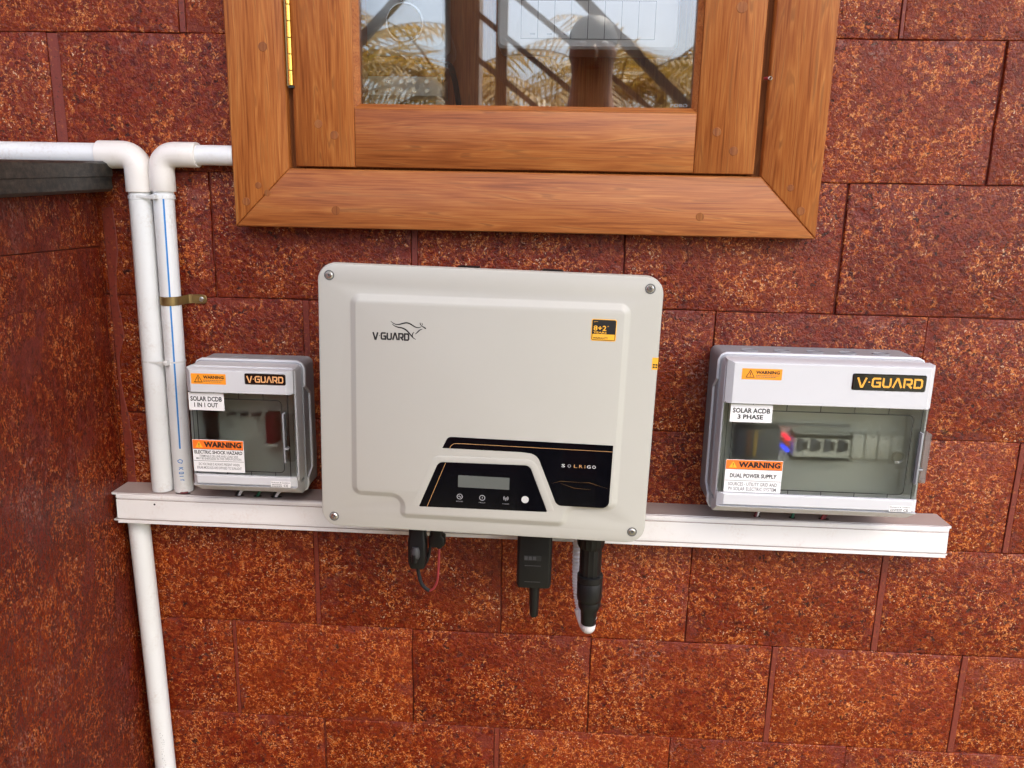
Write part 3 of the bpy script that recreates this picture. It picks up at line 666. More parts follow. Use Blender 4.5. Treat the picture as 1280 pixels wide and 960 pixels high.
# ------------------------------------------------------------------ leads under the inverter
def lathe(prof, cx, y, n=24, flutes=0, g=None):
    """prof: (r, z) list, turned about a vertical axis"""
    g = g or G()
    g.loft([[(cx+r*(1-.05*(flutes and k % 2))*math.cos(2*math.pi*k/n), y+r*(1-.05*(flutes and k % 2))*math.sin(2*math.pi*k/n), z) for k in range(n)] for r, z in prof]); return g
dc = empty('dc_connector', (-.180, -.095, .985), 'black plug with wire loop at the lower left of the cream box', 'connector')
o = dc.location
def part(g, name, m, parent, angle=35):
    q = parent.location; g.v = [(a-q.x, b-q.y, c-q.z) for a, b, c in g.v]; return g.build(name, m, parent, angle=angle)
g = G(); g.loft([[(-.1800+x, y-.095, z) for x, y in rr(-hw, hw, -hd, hd, .004, 3)] for hw, hd, z in ((.0115, .010, 1.085), (.0115, .010, 1.046), (.0125, .0115, 1.042), (.0125, .0115, 1.010), (.010, .009, 1.000))])
part(g, 'plug_body', M['black'], dc)
part(lathe([(.0045, 1.034), (.0065, 1.028), (.0065, 1.020), (.0048, 1.016)], -.1815, -.1055, 16), 'lock_ring', M['dark_grey'], dc)
part(G().tube([(-.1822, -.1072, 1.024), (-.1822, -.1072, 1.012)], .005, 12), 'latch', M['black'], dc)
part(G().tube(smoothpath([(-.1805, -.095, 1.003), (-.1795, -.095, .990), (-.1755, -.096, .975), (-.1690, -.097, .9675), (-.1640, -.097, .9645)]), .0026, 10), 'black_wire', M['black_soft'], dc)
part(G().tube(smoothpath([(-.1640, -.097, .9645), (-.1575, -.097, .969), (-.1525, -.097, .982), (-.1510, -.096, 1.005), (-.1500, -.095, 1.035)]), .0016, 10), 'red_wire', M['red'], dc)
part(G().tube(smoothpath([(-.172, -.09, 1.000), (-.1665, -.09, 1.012), (-.1635, -.09, 1.030), (-.1620, -.09, 1.050)]), .0022, 8), 'short_wire', M['black_soft'], dc)
d2 = empty('dc_socket', (-.152, -.095, 1.033), 'small black winged socket beside the plug under the cream box', 'connector')
g = G(); g.loft([[(-.1530+x, y-.095, z) for x, y in rr(-hw, hw, -.008, .008, .003, 3)] for hw, z in ((.0085, 1.085), (.0085, 1.053), (.0075, 1.050), (.0112, 1.047), (.0112, 1.036), (.0080, 1.033))])
part(g, 'socket_body', M['black'], d2)
part(G().tube([(-.1500, -.095, 1.0345), (-.1500, -.095, 1.029)], .0034, 10), 'wire_seal', M['black_soft'], d2)
wf = empty('wifi_dongle', (-.0178, -.09, .928), 'black rectangular dongle with stub antenna under the cream box', 'dongle')
g = G(); g.loft([[(-.0180+x, y-.088, z) for x, y in rr(-hw, hw, -hd, hd, .005, 4)] for hw, hd, z in ((.020, .012, 1.085), (.020, .012, 1.058), (.0232, .0155, 1.057), (.0238, .016, 1.054), (.0238, .016, .984), (.0225, .0145, .9785))])
part(g, 'dongle_body', M['black'], wf)
part(lathe([(.0078, .980), (.0074, .972), (.0062, .940), (.0058, .9300), (.0046, .9280)], -.0170, -.088, 18), 'antenna', M['black'], wf)
part(G().plate(rr(-.0325, -.0085, 1.020, 1.0275, .001, 2), .1038, .1043, .0001), 'indicator_window', M['gasket'], wf)
g = G()
for k in range(3): g.box(-.0315+.0058*k, -.0272+.0058*k, -.1046, -.1043, 1.0213, 1.0262)
part(g, 'indicator', M['dark_grey'], wf)
for z in (1.0125, .9885):
    g = G(); ribbon(g, [(-.031, z), (-.009, z)], .0004, .1041); part(g, 'print_line', M['mid_print'], wf)
ac = empty('ac_plug', (.0600, -.095, .935), 'thick ribbed black cable plug at the lower right of cream box', 'connector')
part(lathe([(.0190, 1.085), (.0190, 1.049), (.0180, 1.043), (.0165, 1.0405)], .0585, -.095, 32, 1), 'flange_nut', M['black'], ac)
part(lathe([(.0152, 1.042), (.0150, .9985), (.0146, .9975)], .0590, -.095, 28, 1), 'plug_body', M['black'], ac)
part(lathe([(.0160, 1.000), (.0178, .9990), (.0178, .9915), (.0168, .9905), (.0168, .989), (.0175, .988), (.0175, .966), (.0168, .962), (.0145, .9595)], .0595, -.095, 32), 'lock_ring', M['black'], ac)
part(lathe([(.0150, .962), (.0160, .957), (.0150, .950), (.0118, .9450), (.0105, .9250)], .0600, -.095, 20), 'cable_gland', M['black'], ac)
fc = empty('flexible_conduit', (.056, -.07, .915), 'white corrugated conduit looping behind the thick black plug', 'conduit')
path = smoothpath([(.0425, -.062, 1.080), (.0423, -.062, 1.03), (.0425, -.062, .995), (.0440, -.062, .965), (.0480, -.066, .940), (.0535, -.074, .9235)], 24)
part(G().tube(path, [.0068+(.0006 if k % 4 < 2 else -.0004) for k in range(len(path))], 14), 'corrugated_tube', M['white_cable'], fc, 60)
part(G().tube(smoothpath([(.0500, -.070, .934), (.0535, -.0745, .9235), (.0575, -.083, .9165), (.0602, -.0925, .918), (.0606, -.0945, .928), (.0605, -.0947, .934)], 5), [.0098]*25+[.0112], 18), 'end_sleeve', M['white_cable'], fc)

# ------------------------------------------------------------------ white trunking with the wires that come out of it
TZ0, TZ1, TD, TX0, TX1 = 1.0265, 1.0712, .050, -.6405, .5545
tr = empty('white_trunking', ((TX0+TX1)/2, 0, TZ0), 'long white plastic cable trunking running across the wall under the boxes', 'trunking')
q0 = tr.location
tp = lambda x, pr: [(x-q0.x+j*random.uniform(-.0006, .0006), -d, z-q0.z) for d, z, j in pr]
base = [(.0005, TZ0+.001, 1), (TD-.004, TZ0+.001, 1), (TD-.004, TZ0+.003, 1), (.0025, TZ0+.003, 1), (.0025, TZ1-.003, 1), (TD-.004, TZ1-.003, 1), (TD-.004, TZ1, 1), (.0005, TZ1, 1)]
G().loft([tp(TX0-.001, base)]+[tp(TX0+(TX1-TX0)*k/10, [(d, z+(.0004*math.sin(k*2.1) if d > .03 else 0), 0) for d, z, _ in base]) for k in range(1, 10)]+[tp(TX1+.003, base)]).build('channel', M['trunk'], tr, angle=25)
lid = [(TD-.0035, TZ0-.0005, 1), (TD+.0002, TZ0-.0005, 1), (TD+.0004, TZ0+.0048, 1), (TD-.0014, TZ0+.0053, 1), (TD-.0014, TZ0+.0066, 1), (TD+.0006, TZ0+.0072, 1), (TD+.0006, TZ1-.0085, 1), (TD-.0014, TZ1-.0080, 1), (TD-.0014, TZ1-.0066, 1), (TD+.0003, TZ1-.0060, 1), (TD+.0002, TZ1-.0020, 1), (TD-.0012, TZ1-.0004, 1), (TD-.0035, TZ1-.0004, 1)]
G().loft([tp(TX0+.006+.004*random.random(), lid)]+[tp(TX0+.02+(TX1-TX0-.04)*k/12, [(d+.0003*math.sin(k*1.7), z, 0) for d, z, _ in lid]) for k in range(13)]+[tp(TX1-.001, lid)]).build('cover', M['trunk'], tr, angle=25)
G().tube([(-.5755-q0.x, -TD-.0008, 1.0570-q0.z), (-.5755-q0.x, -TD+.001, 1.0570-q0.z)], .0016, 8).build('pinhole', M['gasket'], tr)
e = [(-.5375-q0.x+.0115*math.cos(a), -.0385+.0040*math.sin(a), TZ1-q0.z+.0003) for a in [k*math.pi/8 for k in range(16)]]
G().add(e, [list(range(16))]).build('slot', M['gasket'], tr, False)
tag(G().tube([(-.545, -.0385, TZ1+.0012), (-.538, -.0405, TZ1+.0016), (-.530, -.0375, TZ1+.0012)], .0017, 8).build('wire', M['maroon']), 'dark red wire lying in the slot at the foot of the striped pipe', 'wire', 'wires between the trunking and the grey boxes')
wires = [(-.4535, .0075, 'white_cable', 'black', 'short white wire with a dark slot, leftmost under the small grey box'),
         (-.4262, .0065, 'green', None, 'short green wire under the small grey box'),
         (-.3985, .0085, 'white_cable', 'black', 'short white wire, rightmost under the small grey box'),
         (.2935, .0050, 'white_cable', 'maroon', 'short white wire, leftmost under the wide grey box'),
         (.3425, .0045, 'green', None, 'short green wire under the wide grey box'),
         (.3868, .0075, 'maroon', 'red', 'short dark red wires in a slot, rightmost under wide box')]
for x, r, m, m2, lab in wires:
    e = [(x-q0.x+r*math.cos(a), -.0375+.0042*math.sin(a), TZ1-q0.z+.0003) for a in [k*math.pi/8 for k in range(16)]]
    G().add(e, [list(range(16))]).build('slot', M['gasket'], tr, False)
    wx = G().tube(smoothpath([(x-r*.2, -.0375, TZ1-.004), (x+r*.2, -.0372, TZ1+.004), (x+r*.9, -.034, TZ1+.012), (x+r*1.2, -.030, TZ1+.026)]), .0021, 8)
    if m2:
        wx.cur = 1; wx.tube(smoothpath([(x-r*.65, -.0385, TZ1-.004), (x-r*.35, -.0385, TZ1+.0035), (x+r*.1, -.035, TZ1+.012), (x+r*.2, -.030, TZ1+.026)]), .0019, 8)
    tag(wx.build('wire', [M[m], M[m2 or m]]), lab, 'wire', 'wires between the trunking and the grey boxes')

# ------------------------------------------------------------------ pvc pipes, elbows, clip, ties
def elbow(cx, y, cz, sx, r):
    """quarter bend from a horizontal run (towards -sx) to a vertical one below; (cx,cz) = crossing of the two axes"""
    b = .020; pts = [(cx-sx*.052, y, cz), (cx-sx*.0515, y, cz), (cx-sx*(b+.008), y, cz)]
    rs = [r*.98, r, r]
    for k in range(9):
        a = rad(90*k/8); pts.append((cx-sx*b+sx*b*math.sin(a), y, cz-b+b*math.cos(a))); rs.append(r)
    pts += [(cx, y, cz-.030), (cx, y, cz-.0485), (cx, y, cz-.049)]; rs += [r, r, r*.98]
    return pts, rs
def pipe_thing(name, label, cx, y, cz, sx, far, r, foot, yf=None):
    root = empty(name, (cx, y, foot), label, 'pipe', 'white pvc pipes by the left corner')
    q = root.location
    g = G(); g.tube([(cx, y, cz-.03), (cx, y if yf is None else (y+yf)/2, (cz+foot)/2), (cx, y if yf is None else yf, foot)], r, 24); part(g, 'upright_pipe', M['pvc'], root)
    pts, rs = elbow(cx, y, cz, sx, r+.0028); part(G().tube(pts, rs, 24), 'elbow', M['elbow'], root)
    g = G(); g.tube([(cx-sx*.03, y, cz), (far, y, cz)], r-.0006, 24); part(g, 'level_pipe', M['pvc'], root)
    g = G(); g.tube([(cx, y, cz-.053), (cx, y, cz-.0535), (cx, y, cz-.0585), (cx, y, cz-.059)], [r, r+.0011, r+.0011, r], 24); part(g, 'collar', M['pvc'], root)
    return root
pa = pipe_thing('plumbing_pipe', 'white pvc pipe, plain, bending left along the top of the low wall', -.5725, -.0205, 1.5497, 1, -1.6, .0155, 1.0725, -.0275)
pb = pipe_thing('plumbing_pipe', 'white pvc pipe with a blue stripe, bending right behind the window frame', -.5405, -.0205, 1.5510, -1, -.4372, .0138, 1.0725, -.0275)
q = pb.location
g = G(); ang = rad(-96)
def on_b(z, a, dr=.0002):
    t = min(1, max(0, (1.521-z)/(1.521-1.0725))); y = -.0205-.007*t
    return (-.5405+(.0138+dr)*math.cos(a), y+(.0138+dr)*math.sin(a), z)
rows = [[on_b(1.4955-k*.0187, rad(-70-.35*k+3.2*m)) for m in range(4)] for k in range(20)]
for ra, rb in zip(rows, rows[1:]): g.add(ra+rb, [[i, i+1, i+5, i+4] for i in range(3)])
part(g, 'blue_stripe', M['blue'], pb)
g = G()                                                    # worn blue printing below the stripe: loop mark and letters read downwards
for z0, seg in ((1.122, [(-6, 0), (-1, 3), (4, 0), (2, -5), (-4, -3), (-6, 0)]), (1.109, [(-4, 3), (4, 3), (0, 3), (-4, -1), (0, 3), (4, -1)]), (1.103, [(-4, 2), (4, 2), (4, -1), (0, -1), (-4, -1), (-4, 2)]), (1.0975, [(-4, 1), (4, 1)]), (1.092, [(-3, 1), (4, 1), (4, -1)])):
    for (u0, v0), (u1, v1) in zip(seg, seg[1:]):
        p0, p1 = on_b(z0+v0*.0008, rad(-74)+u0*.05), on_b(z0+v1*.0008, rad(-74)+u1*.05)
        g.tube([p0, p1], .00055, 5)
part(g, 'printing', M['blue'], pb)
low = empty('drop_pipe', (-.6130, -.0195, 0), 'white pvc pipe dropping from the trunking to the floor in the corner', 'pipe', 'white pvc pipes by the left corner')
part(G().tube([(-.6195, -.0195, 1.0262), (-.6155, -.0195, .80), (-.6125, -.0195, .55), (-.6125, -.0195, 0)], .0153, 24), 'pipe_body', M['pvc'], low)
g = G()
for k in range(26):
    z = .66-.0042*k
    for s in range(random.choice((2, 3))):
        a = rad(-64+random.uniform(-9, 9)); x = -.6138+.01545*math.cos(a); y = -.0195+.01545*math.sin(a)
        g.tube([(x, y, z), (x+random.uniform(-.0012, .0012), y, z-random.uniform(.0004, .0022))], .0003, 4)
part(g, 'faint_printing', M['grey_print'], low)
cl = empty('pipe_clip', (-.530, 0, 1.3535), 'dull brass saddle clip holding the blue striped pipe to the wall', 'clip')
g = G(); yc = -.0235; rows = []
prof = [(-.5405+.0146*math.cos(rad(a)), yc+.0146*math.sin(rad(a))) for a in range(200, 356, 12)]+[(-.5252, -.012), (-.5240, -.0030), (-.5215, -.0016), (-.5060, -.0014)]
th = inset(prof+[], .0) 
g.loft([[(x, y, 1.3535+dz) for x, y in prof] for dz in (-.0062, .0062)], False, False, closed=False)
part(g, 'strap', M['brass_old'], cl, 40)
g = G(); ear = rr(-.5200, -.4985, 1.3470, 1.3600, .0055, 5); g.plate(ear, .0005, .0026, .0005); part(g, 'ear', M['brass_old'], cl)
part(G().tube([(-.5055, -.0024, 1.3535), (-.5055, -.0040, 1.3535), (-.5055, -.0046, 1.3535)], [.0036, .0034, .0020], 14), 'clip_screw', M['steel'], cl)
def tie(z, ya, label, t=.0012):
    e = empty('cable_tie', (-.557, ya, z), label, 'cable tie', 'cable ties round the two pipes')
    loop = []; ra, rb = .0163, .0146
    for a in range(80, 281, 20): loop.append((-.5725+ra*math.cos(rad(a)), ya+ra*math.sin(rad(a))))
    for a in range(-90, 91, 20): loop.append((-.5405+rb*math.cos(rad(a)), ya+rb*math.sin(rad(a))))
    g = G(); g.loft([[(x, y, z+dz+.004*(x+.5565)) for x, y in loop] for dz in (-t, t)], False, False); part(g, 'tie_loop', M['tie'], e, 50)
    part(G().box(-.5480, -.5418, ya-.0215, ya-.0135, z-.003, z+.003, .001), 'tie_head', M['tie'], e)
tie(1.4950, -.0208, 'pale nylon tie round both pipes just below the elbows', .0016)
tie(1.2668, -.0240, 'pale nylon tie round both pipes above the small grey box')

# ------------------------------------------------------------------ grey boxes with smoky doors
def enclosure(name, label, cx, zb, hw, H, dp, bar, foot, smoke, latch, ridge_side):
    """local x across, z up from the bottom; H body height, bar = (z0,z1) top bar, foot = (z0,z1) bottom bar, dp = front depth"""
    e = empty(name, (cx, 0, zb), label, 'electrical box', 'grey boxes with smoky doors on the wall')
    b = rr(-hw, hw, 0, H, .009, 4)
    dr = dp-.045                                            # where the seam runs along top and bottom
    g = G(); g.loft([R3(b, .001), R3(b, dr+.004), R3(inset(b, .004), dr+.006)], True, False); g.build('back_box', M['mid_grey'], e)
    # seam rim: steps back towards the wall along the middle of both sides
    g = G(); loop = []
    zs = [0.009, .020, .030, .042, H-.062, H-.048, H-.034, H-.009]; stp = [0, 0, 1, 1, 1, 1, 0, 0]
    bpts = [(-hw+.009, 0, 0), (hw-.009, 0, 0), (hw-.003, .003, 0)]+[(hw, z, s) for z, s in zip(zs, stp)]+[(hw-.003, H-.003, 0), (hw-.009, H, 0), (-hw+.009, H, 0), (-hw+.003, H-.003, 0)]+[(-hw, z, s) for z, s in list(zip(zs, stp))[::-1]]+[(-hw+.003, .003, 0)]
    ol = [(x, z) for x, z, s in bpts]; out1 = inset(ol, -.0024); out0 = inset(ol, .003)
    dep = [dr-.020*s for _, _, s in bpts]
    sec = []
    for o_, off in ((out0, -.0030), (ol, -.0030), (out1, -.0022), (out1, .0022), (ol, .0032), (out0, .0032)):
        sec.append([(p[0], -(d+off), p[1]) for p, d in zip(o_, dep)])
    g.loft(sec, False, False); g.build('seam_rim', M['pale_grey'], e, angle=40)
    # lid walls
    lo = rr(-hw+.0015, hw-.0015, foot[0]+.002, H-.0015, .008, 4); li = inset(lo, .0025)
    g = G(); g.loft([R3(lo, dr-.018), R3(lo, dp-.0135), R3(inset(lo, .0008), dp-.0125), R3(inset(lo, .0018), dp-.0125), R3(li, dp-.0135), R3(li, dr-.018)], False, False)
    g.build('lid_wall', M['pale_grey'], e)
    def barm(nm, z0, z1, top, ch):
        x0, x1 = -hw+.002, hw-.002
        def rg(d, ix, it, ib): return [(x0+ix, -d, z0+ib), (x1-ix, -d, z0+ib), (x1-ix, -d, z1-it), (x0+ix, -d, z1-it)]
        t_, b_ = (.002, 0) if top else (0, .004)
        g = G(); g.loft([rg(dp-.024, .0006, 0, 0), rg(dp-ch, .0006, 0, 0), rg(dp-.0012, ch*.92, t_, b_), rg(dp, ch+.001, t_+.0012, b_+.0006)])
        return g.build(nm, M['pale_grey'], e, angle=20)
    cz0 = foot[0]; cy = dp-.0016
    prof = [(cy, cz0+.0008), (cy-.0010, cz0-.0006), (dp-.026, cz0-.0150), (dp-.029, cz0-.0160), (dp-.050, cz0-.0150), (dp-.050, cz0+.0008)]
    G().loft([[(x, -d, z) for d, z in (prof if k in (1, 2) else [(dp-.035+(d-dp+.035)*.96, z*.98+.02*cz0) for d, z in prof])] for k, x in enumerate((-hw+.0028, -hw+.0055, hw-.0055, hw-.0028))]).build('lid_chin', M['pale_grey'], e, angle=20)
    ch = .0075
    barm('top_bar', bar[0], bar[1], True, ch); barm('bottom_bar', foot[0], foot[1], False, ch)
    dz0, dz1 = foot[1]-.001, bar[0]+.001; dd = dp-.0065
    dx0, dx1 = -hw+.0035, hw-.0035
    door = G().plate(rr(dx0, dx1, dz0, dz1, .002, 2), dd-.003, dd, .0005).build('door', smoke, e)
    def loop_ribbon(g, x0, x1, z0, z1, r, w_, d): ribbon(g, rr(x0, x1, z0, z1, r, 4), w_, d, True)
    g = G(); mx = .0155 if hw > .1 else .014
    loop_ribbon(g, dx0+mx*.75, dx1-mx*1.15, dz0+.0065, dz1-.0105, .006, .0012, dd-.0032)
    g.v = [(x, -(dd+.0003), z) for x, y, z in g.v]; g.build('gasket_line', M['gasket'], door, False)
    g = G(); nt = 5 if hw > .1 else 3
    for k in range(nt):
        x = dx0+.036+(2*hw-.05)*k/nt
        ribbon(g, [(x, dz1-.001), (x, dz1-.0098)], .0009, dd-.0033); ribbon(g, [(x+.012, dz0+.001), (x+.012, dz0+.006)], .0009, dd-.0033)
    ribbon(g, [(dx0+.0045, dz0), (dx0+.0045, dz1)], .0008, dd-.0033); ribbon(g, [(dx1-.0075, dz0), (dx1-.0075, dz1)], .0014, dd-.0033)
    ribbon(g, [(dx0, dz1-.0006), (dx1, dz1-.0006)], .0016, dd-.0034); ribbon(g, [(dx0, dz0+.0006), (dx1, dz0+.0006)], .0016, dd-.0034)
    g.v = [(x, -(dd+.0004+.00002*(i//4 % 9)), z) for i, (x, y, z) in enumerate(g.v)]; g.build('door_rib', M['gasket'], door, False)
    lx0, lx1, lz0, lz1 = latch
    g = G(); g.box(lx0, lx1, -dp-.001, -dp+.024, lz0, lz1, .0015); lt = g.build('latch', M['smoke_clear'], e)
    G().box(lx0-.0012, lx0+.0012, -dp-.0012, -dp+.012, lz0-.002, lz1+.001, .0004).build('latch_edge', M['mid_grey'], lt)
    G().box(lx0-.001, lx0+.006, -dp-.0014, -dp+.012, lz0+.017, lz0+.0195, .0004).build('latch_rib', M['mid_grey'], lt)
    # inside: cover plate with a slot for the modules
    G().box(-hw+.006, hw-.006, -dp+.060, -dp+.063, .012, H-.012).build('inner_plate', M['inner'], e, False)
    nk = 5 if hw > .1 else 2
    for k in range(nk):
        x = -hw*.66+(2*hw*.66)*k/(nk-1) if nk > 2 else -.022+.044*k
        g2 = [[(x+r*math.cos(a), -dp*.33+r*.8*math.sin(a), H+hh) for a in [m*math.pi/10 for m in range(20)]] for r, hh in ((.0115, 0), (.0115, .0010), (.0100, .0010), (.0100, .0002))]
        G().loft(g2, False, True).build('knockout', M['mid_grey'], e)
    return e, dd
def warn_small(e, x0, x1, z0, z1, d):
    s = G().plate(rr(x0, x1, z0, z1, .0006, 2), d-.0002, d+.0002, .0001).build('warning_sticker', M['orange'], e)
    h = z1-z0; w_ = x1-x0; cz = (z0+z1)/2
    g = G(); tcx = x0+w_*.21
    ribbon(g, [(tcx-h*.36, cz-h*.30), (tcx+h*.36, cz-h*.30), (tcx, cz+h*.34)], h*.055, d+.0003, True)
    ribbon(g, [(tcx, cz+h*.14), (tcx, cz-h*.10)], h*.07, d+.0003); ribbon(g, [(tcx, cz-h*.15), (tcx, cz-h*.22)], h*.07, d+.0003)
    g.build('hazard_symbol', M['black_print'], s, False)
    text('WARNING', x0+w_*.35, x0+w_*.94, cz+h*.02, cz+h*.32, d+.0003, M['black_print'], s, bold=.040)
    g = G()
    for zz, f in ((-.12, .93), (-.26, .86)):
        xx = x0+w_*.35
        while xx < x0+w_*f: 
            l = random.uniform(.0012, .003); ribbon(g, [(xx, cz+h*zz), (min(xx+l, x0+w_*f), cz+h*zz)], h*.055, d+.0003); xx += l+.0006
    g.build('small_print', M['mid_print'], s, False)
    return s
def badge(e, x0, x1, z0, z1, d, m):
    s = G().loft([R3(rr(x0, x1, z0, z1, .0022, 4), d-.0002), R3(rr(x0, x1, z0, z1, .0022, 4), d+.0006), R3(inset(rr(x0, x1, z0, z1, .0022, 4), .0012), d+.0016)]).build('name_badge', M['badge'], e)
    w_, h = x1-x0, z1-z0
    wordmark(x0+w_*.07, x1-w_*.055, z0+h*.22, z1-h*.22, d+.0018, m, s, .20)
    return s
def name_plate(e, x0, x1, z0, z1, d, body):
    s = G().plate([(x0, z0), (x1, z0), (x1, z1), (x0, z1)], d-.0002, d+.0003, .0001).build('name_sticker', M['sticker'], e)
    w_, h = x1-x0, z1-z0; l1, l2, k = body
    text(l1, x0+w_*.055, x1-w_*.055, z0+h*.52, z0+h*.80, d+.0004, M['black_print'], s, bold=.032); text(l2, x0+w_*k, x1-w_*(k+.03), z0+h*.18, z0+h*.44, d+.0004, M['black_print'], s, bold=.032)
    return s
def warn_big(e, x0, x1, z0, z1, d, head, lines, rule):
    s = G().plate([(x0, z0), (x1, z0), (x1, z1), (x0, z1)], d-.0002, d+.0003, .0001).build('hazard_sticker', M['sticker'], e)
    w_, h = x1-x0, z1-z0; hz = z1-h*.29
    G().plate([(x0+.0004, hz), (x1-.0004, hz), (x1-.0004, z1-.0004), (x0+.0004, z1-.0004)], d+.0003, d+.0004, .00003).build('heading_band', M['deep_orange'], s)
    hh = z1-hz; t0 = x0+w_*.13; zc = hz+hh*.5
    G().plate([(t0-hh*.40, hz+hh*.16), (t0+hh*.40, hz+hh*.16), (t0, hz+hh*.82)], d+.0004, d+.0005, .00003).build('hazard_triangle', M['yellow'], s)
    g = G(); ribbon(g, [(t0, zc+hh*.12), (t0, zc-hh*.12)], hh*.07, d+.0006); ribbon(g, [(t0, zc-hh*.17), (t0, zc-hh*.25)], hh*.07, d+.0006); g.build('hazard_mark', M['black_print'], s, False)
    text('WARNING', x0+w_*.225, x1-w_*.04, hz+hh*.20, hz+hh*.82, d+.0005, M['black_print'], s, bold=.050)
    text(head[0], x0+w_*head[1], x1-w_*head[1], z0+h*head[2], z0+h*head[3], d+.0004, M['black_print'], s, bold=.030)
    for b, i, a, c in lines: text(b, x0+w_*i, x1-w_*i, z0+h*a, z0+h*c, d+.0004, M['mid_print'], s, bold=.006)
    g = G(); ribbon(g, [(x0+w_*.01, z0+h*rule), (x1-w_*.01, z0+h*rule)], .0005, d+.0004); ribbon(g, [(x0+w_*.01, hz), (x1-w_*.01, hz)], .0005, d+.00045); g.build('rule', M['black_print'], s, False)
    return s
def rating(e, x0, x1, z0, z1, d):
    s = G().plate([(x0, z0), (x1, z0), (x1, z1), (x0, z1)], d-.0002, d+.0002, .0001).build('rating_sticker', M['sticker'], e)
    h = z1-z0; w_ = x1-x0
    text('Enclosure & Combiner', x0+w_*.04, x1-w_*.04, z0+h*.66, z0+h*.92, d+.0003, M['mid_print'], s, bold=.01)
    g = G()
    for zz in (.42, .18):
        xx = x0+w_*.05
        while xx < x0+w_*.55: l = random.uniform(.0008, .0022); ribbon(g, [(xx, z0+h*zz), (xx+l, z0+h*zz)], h*.13, d+.0003); xx += l+.0005
    g.build('small_print', M['mid_print'], s, False)
    text('CE', x0+w_*.64, x0+w_*.86, z0+h*.10, z0+h*.50, d+.0003, M['black_print'], s, bold=.01)
    return s

# wide box on the right:  v = z - .104 in millimetres from the measured centre
ZB = .116; BD = .110
acb, dd = enclosure('distribution_enclosure', 'wide pale grey box with smoky door on the right of the wall', .3495, 1.21-ZB, .1315, .215, BD, (ZB+.0425, ZB+.0985), (ZB-.0985, ZB-.0795), M['smoke'], (.1215, .1330, ZB-.055, ZB+.0105), 'left')
warn_small(acb, -.1115, -.0615, ZB+.0748, ZB+.0890, BD); badge(acb, .0258, .1165, ZB+.0655, ZB+.0868, BD, M['badge_text'])
name_plate(acb, -.1205, -.0672, ZB+.0168, ZB+.0405, dd+.0006, ('SOLAR ACDB', '3 PHASE', .18))
warn_big(acb, -.1208, -.0472, ZB-.0788, ZB-.0342, dd+.0006, ('DUAL POWER SUPPLY', .09, .45, .58), [('SOURCES - UTILITY GRID AND', .07, .20, .31), ('PV SOLAR ELECTRIC SYSTEM', .08, .05, .16)], .36)
rating(acb, .0925, .1205, ZB-.0955, ZB-.0872, BD)
def inside(e, name, x0, x1, z0, z1, m, d=None):
    ox, oz, kk = IN; f = lambda z: (z-ZB)*kk+oz+ZB
    return G().box(x0*kk+ox, x1*kk+ox, -(d or BD-.047), -(BD-.061), f(z0), f(z1), .001).build(name, m, e)
IN = (.0140, -.0118, 1.04)                               # offset of the modules on the inner plate
sp_ = inside(acb, 'surge_module', -.110, -.0555, ZB-.030, ZB+.0105, M['slate'], BD-.040)
inside(acb, 'module_stripe', -.098, -.092, ZB-.028, ZB+.009, M['brown'], BD-.039); inside(acb, 'module_stripe', -.0895, -.084, ZB-.028, ZB+.009, M['dusty_yellow'], BD-.039)
for v, m in ((-.0008, 'lamp_red'), (-.0088, 'lamp_orange'), (-.0162, 'lamp_blue')):
    inside(acb, 'pilot_lamp', -.0490, -.0442, ZB+v-.0016, ZB+v+.0016, M[m], BD-.034)
br = inside(acb, 'breaker', -.037, .034, ZB-.030, ZB+.006, M['inner'], BD-.042)
for v0, v1 in ((-.0065, .0055), (-.030, -.025)): inside(acb, 'breaker_edge', -.0375, .0345, ZB+v0+(0.006 if v0 > -.01 else 0), ZB+v1, M['gasket'], BD-.0415)
for k in range(4):
    t_ = inside(acb, 'breaker_toggle', -.0335+.0172*k, -.0255+.0172*k, ZB-.0175, ZB-.001, M['slate'], BD-.0395)
    inside(acb, 'toggle_cap', -.0248+.0172*k, -.0205+.0172*k, ZB-.015, ZB-.004, M['dark_grey'], BD-.0395)
for k in range(4):
    inside(acb, 'blank_plate', .0375+.0165*k, .0525+.0165*k, ZB-.026, ZB+.0055, M['inner'], BD-.045)
    inside(acb, 'blank_mark', .0435+.0165*k, .0480+.0165*k, ZB+.0015, ZB+.0030, M['mid_print'], BD-.0445)
inside(acb, 'shadow_rail', -.112, .034, ZB+.0125, ZB+.0145, M['mid_grey'], BD-.05)
g = G(); C = lambda r: [(.0975+r*math.cos(a), ZB-.0232+r*math.sin(a)) for a in [k*math.pi/10 for k in range(20)]]
g.loft([R3(C(.0085), dd-.0035), R3(C(.0085), dd+.0006), R3(C(.007), dd+.0009), R3(C(.0055), dd-.0002)]); g.build('door_knob', M['smoke_clear'], acb)

